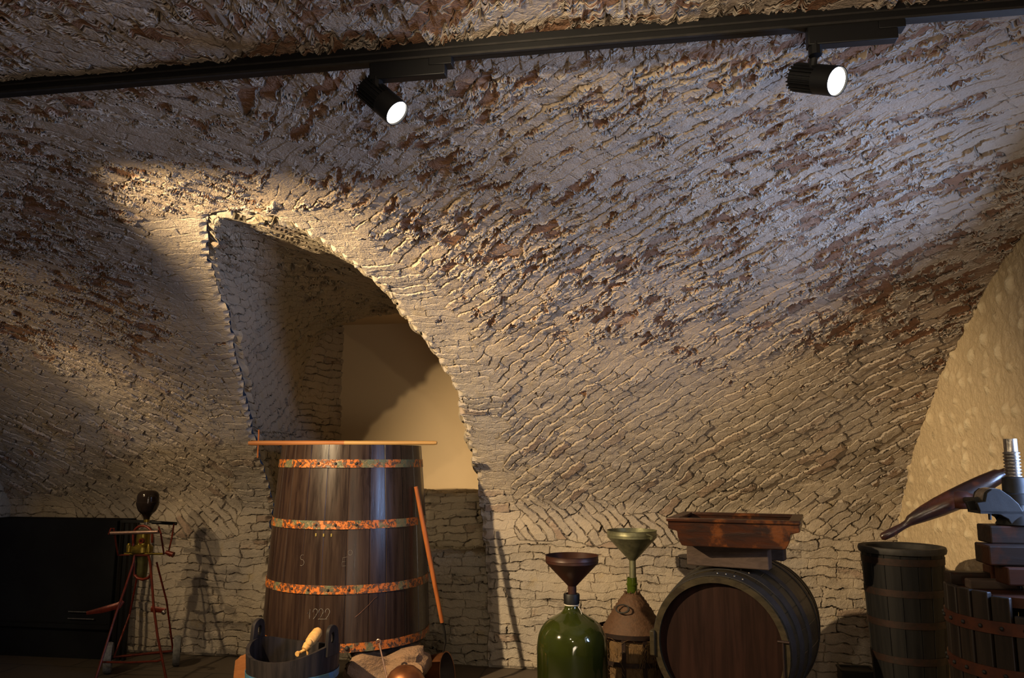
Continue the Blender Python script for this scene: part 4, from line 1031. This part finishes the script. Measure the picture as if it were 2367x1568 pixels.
ptube([Q(318, 1330, 5.40), Q(300, 1420, 5.46), wl + Vector((.04, 0, 0))], .007, 'rear_leg', 'red_paint')
ptube([Q(362, 1300, 5.40), Q(385, 1390, 5.46), wr - Vector((.03, 0, 0))], .007, 'rear_leg', 'red_paint')
for c in (wl, wr):
    wx = frame(c, (.86, .50, 0))
    wh = B(MB().lathe([(.012, -.02), (.07, -.018), (.078, -.025), (wrad - .005, -.024), (wrad, -.01), (wrad, .01), (wrad - .005, .024), (.078, .025), (.07, .018), (.012, .02)], 40, wx, True), 'wheel', 'wheel', pu)
    B(MB().lathe([(1e-3, -.03), (.016, -.03), (.016, .03), (1e-3, .03)], 16, wx), 'hub', 'iron', wh)
# red brackets
B(MB().tube([Q(200, 1418, 5.20), Q(235, 1411, 5.22), Q(275, 1400, 5.24), Q(285, 1390, 5.26)], [.005, .009, .010, .005], 10, True, 2.4), 'left_bracket', 'red_paint', pu)
B(MB().tube([Q(350, 1408, 5.20), Q(383, 1412, 5.20)], [.009, .007], 10, True, 2.4), 'right_bracket', 'red_paint', pu)
B(MB().ball(Q(379, 1416, 5.18), .017), 'cap_nut', 'steel', pu)
# pump body
pbx = Q(328, 1260, 5.34)
mPu = lambda px, py, y=5.34: PY(px, py, y)
def zpu(py): return mPu(330, py).z
xc = mPu(330, 1250).x
mm = Matrix.Translation((xc, 5.34, 0))
B(MB().lathe([(1e-3, zpu(1283)), (.055, zpu(1283)), (.075, zpu(1276)), (.075, zpu(1264)), (.05, zpu(1258)), (.048, zpu(1226)), (1e-3, zpu(1226))], 32, mm), 'pump_body', 'brass', pu)
B(MB().lathe([(1e-3, zpu(1338)), (.038, zpu(1336)), (.046, zpu(1322)), (.046, zpu(1290)), (.05, zpu(1283)), (1e-3, zpu(1283))], 28, mm), 'lower_cylinder', 'green_brass', pu)
for px in (307, 330, 353): B(MB().lathe([(1e-3, zpu(1276)), (.016, zpu(1276)), (.017, zpu(1262)), (.010, zpu(1256)), (1e-3, zpu(1255))], 16, Matrix.Translation((mPu(px, 1250).x, 5.30, 0))), 'valve_cap', 'brass', pu)
ptube([mPu(288, 1281, 5.30), mPu(378, 1281, 5.30)], .008, 'cross_shaft', 'brass')
arc = [mPu(330 + 22 * math.cos(t) * 1.0, 1238 - 22 * math.sin(t), 5.28) for t in np.linspace(math.pi, 0, 13)]
ptube([mPu(308, 1262, 5.28)] + arc + [mPu(352, 1255, 5.28)], .009, 'yoke', 'red_paint')
B(MB().lathe([(.008, -.012), (.018, -.012), (.018, .012), (.008, .012)], 20, frame(mPu(328, 1251, 5.26), (0, 1, 0)), True), 'eccentric', 'red_paint', pu)
ptube([mPu(312, 1330, 5.28), mPu(318, 1337, 5.28), mPu(330, 1340, 5.28), mPu(342, 1337, 5.28), mPu(348, 1330, 5.28)], .010, 'lower_yoke', 'red_paint')
ptube([mPu(310, 1300, 5.28), mPu(310, 1332, 5.28)], .007, 'yoke_side', 'red_paint'); ptube([mPu(347, 1300, 5.28), mPu(349, 1332, 5.28)], .007, 'yoke_side', 'red_paint')
# air vessel
def zb_(py): return PY(342, py, 5.34).z
xb_ = PY(342, 1160, 5.34).x; mm = Matrix.Translation((xb_, 5.34, 0))
B(MB().lathe([(.016, zb_(1213)), (.018, zb_(1203)), (.018, zb_(1201))], 20, mm).lathe([(1e-3, zb_(1213)), (.017, zb_(1213))], 20, mm), 'vessel_pipe', 'steel', pu)
B(MB().lathe([(1e-3, zb_(1207)), (.020, zb_(1207)), (.020, zb_(1201)), (1e-3, zb_(1201))], 24, mm), 'brass_collar', 'brass', pu)
vp = catmull([(.020, zb_(1201)), (.023, zb_(1196)), (.036, zb_(1189)), (.060, zb_(1181)), (.076, zb_(1169))], 6).tolist() + [(.0795, zb_(1164)), (.0795, zb_(1161)), (.077, zb_(1160))] + catmull([(.077, zb_(1159)), (.075, zb_(1147)), (.064, zb_(1139)), (.038, zb_(1134)), (.001, zb_(1133.5))], 6).tolist()
B(MB().lathe([(1e-3, zb_(1201))] + vp, 48, mm), 'air_vessel', 'bulb_black', pu)
# handles
B(MB().tube([Q(256, 1233, 5.12), Q(366, 1230, 5.12)], .0125, 14), 'front_handle', 'handle_steel', pu)
ptube([Q(251, 1236, 5.12), Q(257, 1222, 5.12), Q(263, 1222, 5.13), Q(268, 1255, 5.18), Q(273, 1284, 5.26), Q(300, 1283, 5.30)], .006, 'handle_arm', 'red_paint')
ptube([Q(372, 1234, 5.12), Q(367, 1219, 5.12), Q(372, 1236, 5.14), Q(379, 1281, 5.28)], .006, 'handle_arm', 'red_paint')
B(MB().tube([Q(352, 1208, 5.55), Q(408, 1211, 5.55)], .012, 12), 'rear_handle', 'black_plastic', pu)
ptube([Q(402, 1212, 5.54), Q(398, 1240, 5.48), Q(390, 1275, 5.40), Q(392, 1286, 5.36)], .006, 'handle_arm', 'red_paint')
B(MB().tube([Q(384, 1277, 5.36), Q(401, 1283, 5.36)], [.014, .020], 12), 'crank_end', 'red_paint', pu)
# black rack behind the pump
rk = thing('black_rack', (Q(290, 1400, 5.62).x, 5.62, 0), 'black metal rack of upright bars behind the red hand pump', 'rack')
for px, wdt in ((282, .006), (296, .014), (308, .009)):
    p = Q(px, 1206, 5.62); B(MB().box((p.x - wdt, 5.61, 0), (p.x + wdt, 5.64, p.z)), 'upright', 'black_plastic', rk)
p0, p1 = Q(278, 1205, 5.60), Q(350, 1206, 5.60); B(MB().box((p0.x, 5.60, p0.z - .012), (p1.x, 5.65, p0.z + .006)), 'top_bar', 'black_plastic', rk)
# dark cabinet
zc_t = PY(140, 1202, 5.58).z; xr_ = PY(264, 1300, 5.58).x
cb = thing('dark_cabinet', (-4.3, 5.4, 0), 'long low matt dark grey cabinet against the wall at far left', 'cabinet')
B(MB().box((XL + .05, 5.58, .22), (xr_, 5.82, zc_t)), 'body', 'black_panel', cb, bevel=.006)
B(MB().box((XL + .05, 5.62, .0), (xr_ - .03, 5.80, .22)), 'plinth', 'black_panel', cb)
for zz in (.30, .35):
    B(MB().tube([(xr_ - .34, 5.565, zz), (xr_ - .12, 5.565, zz)], .006, 8), 'short_rod', 'steel', cb)  # two thin horizontal steel rods low on the cabinet front
B(MB().box((XL + .05, 5.574, .262), (xr_ - .02, 5.582, .270)), 'trim_groove', 'black_plastic', cb)
print('OBJECTS', len(bpy.data.objects))
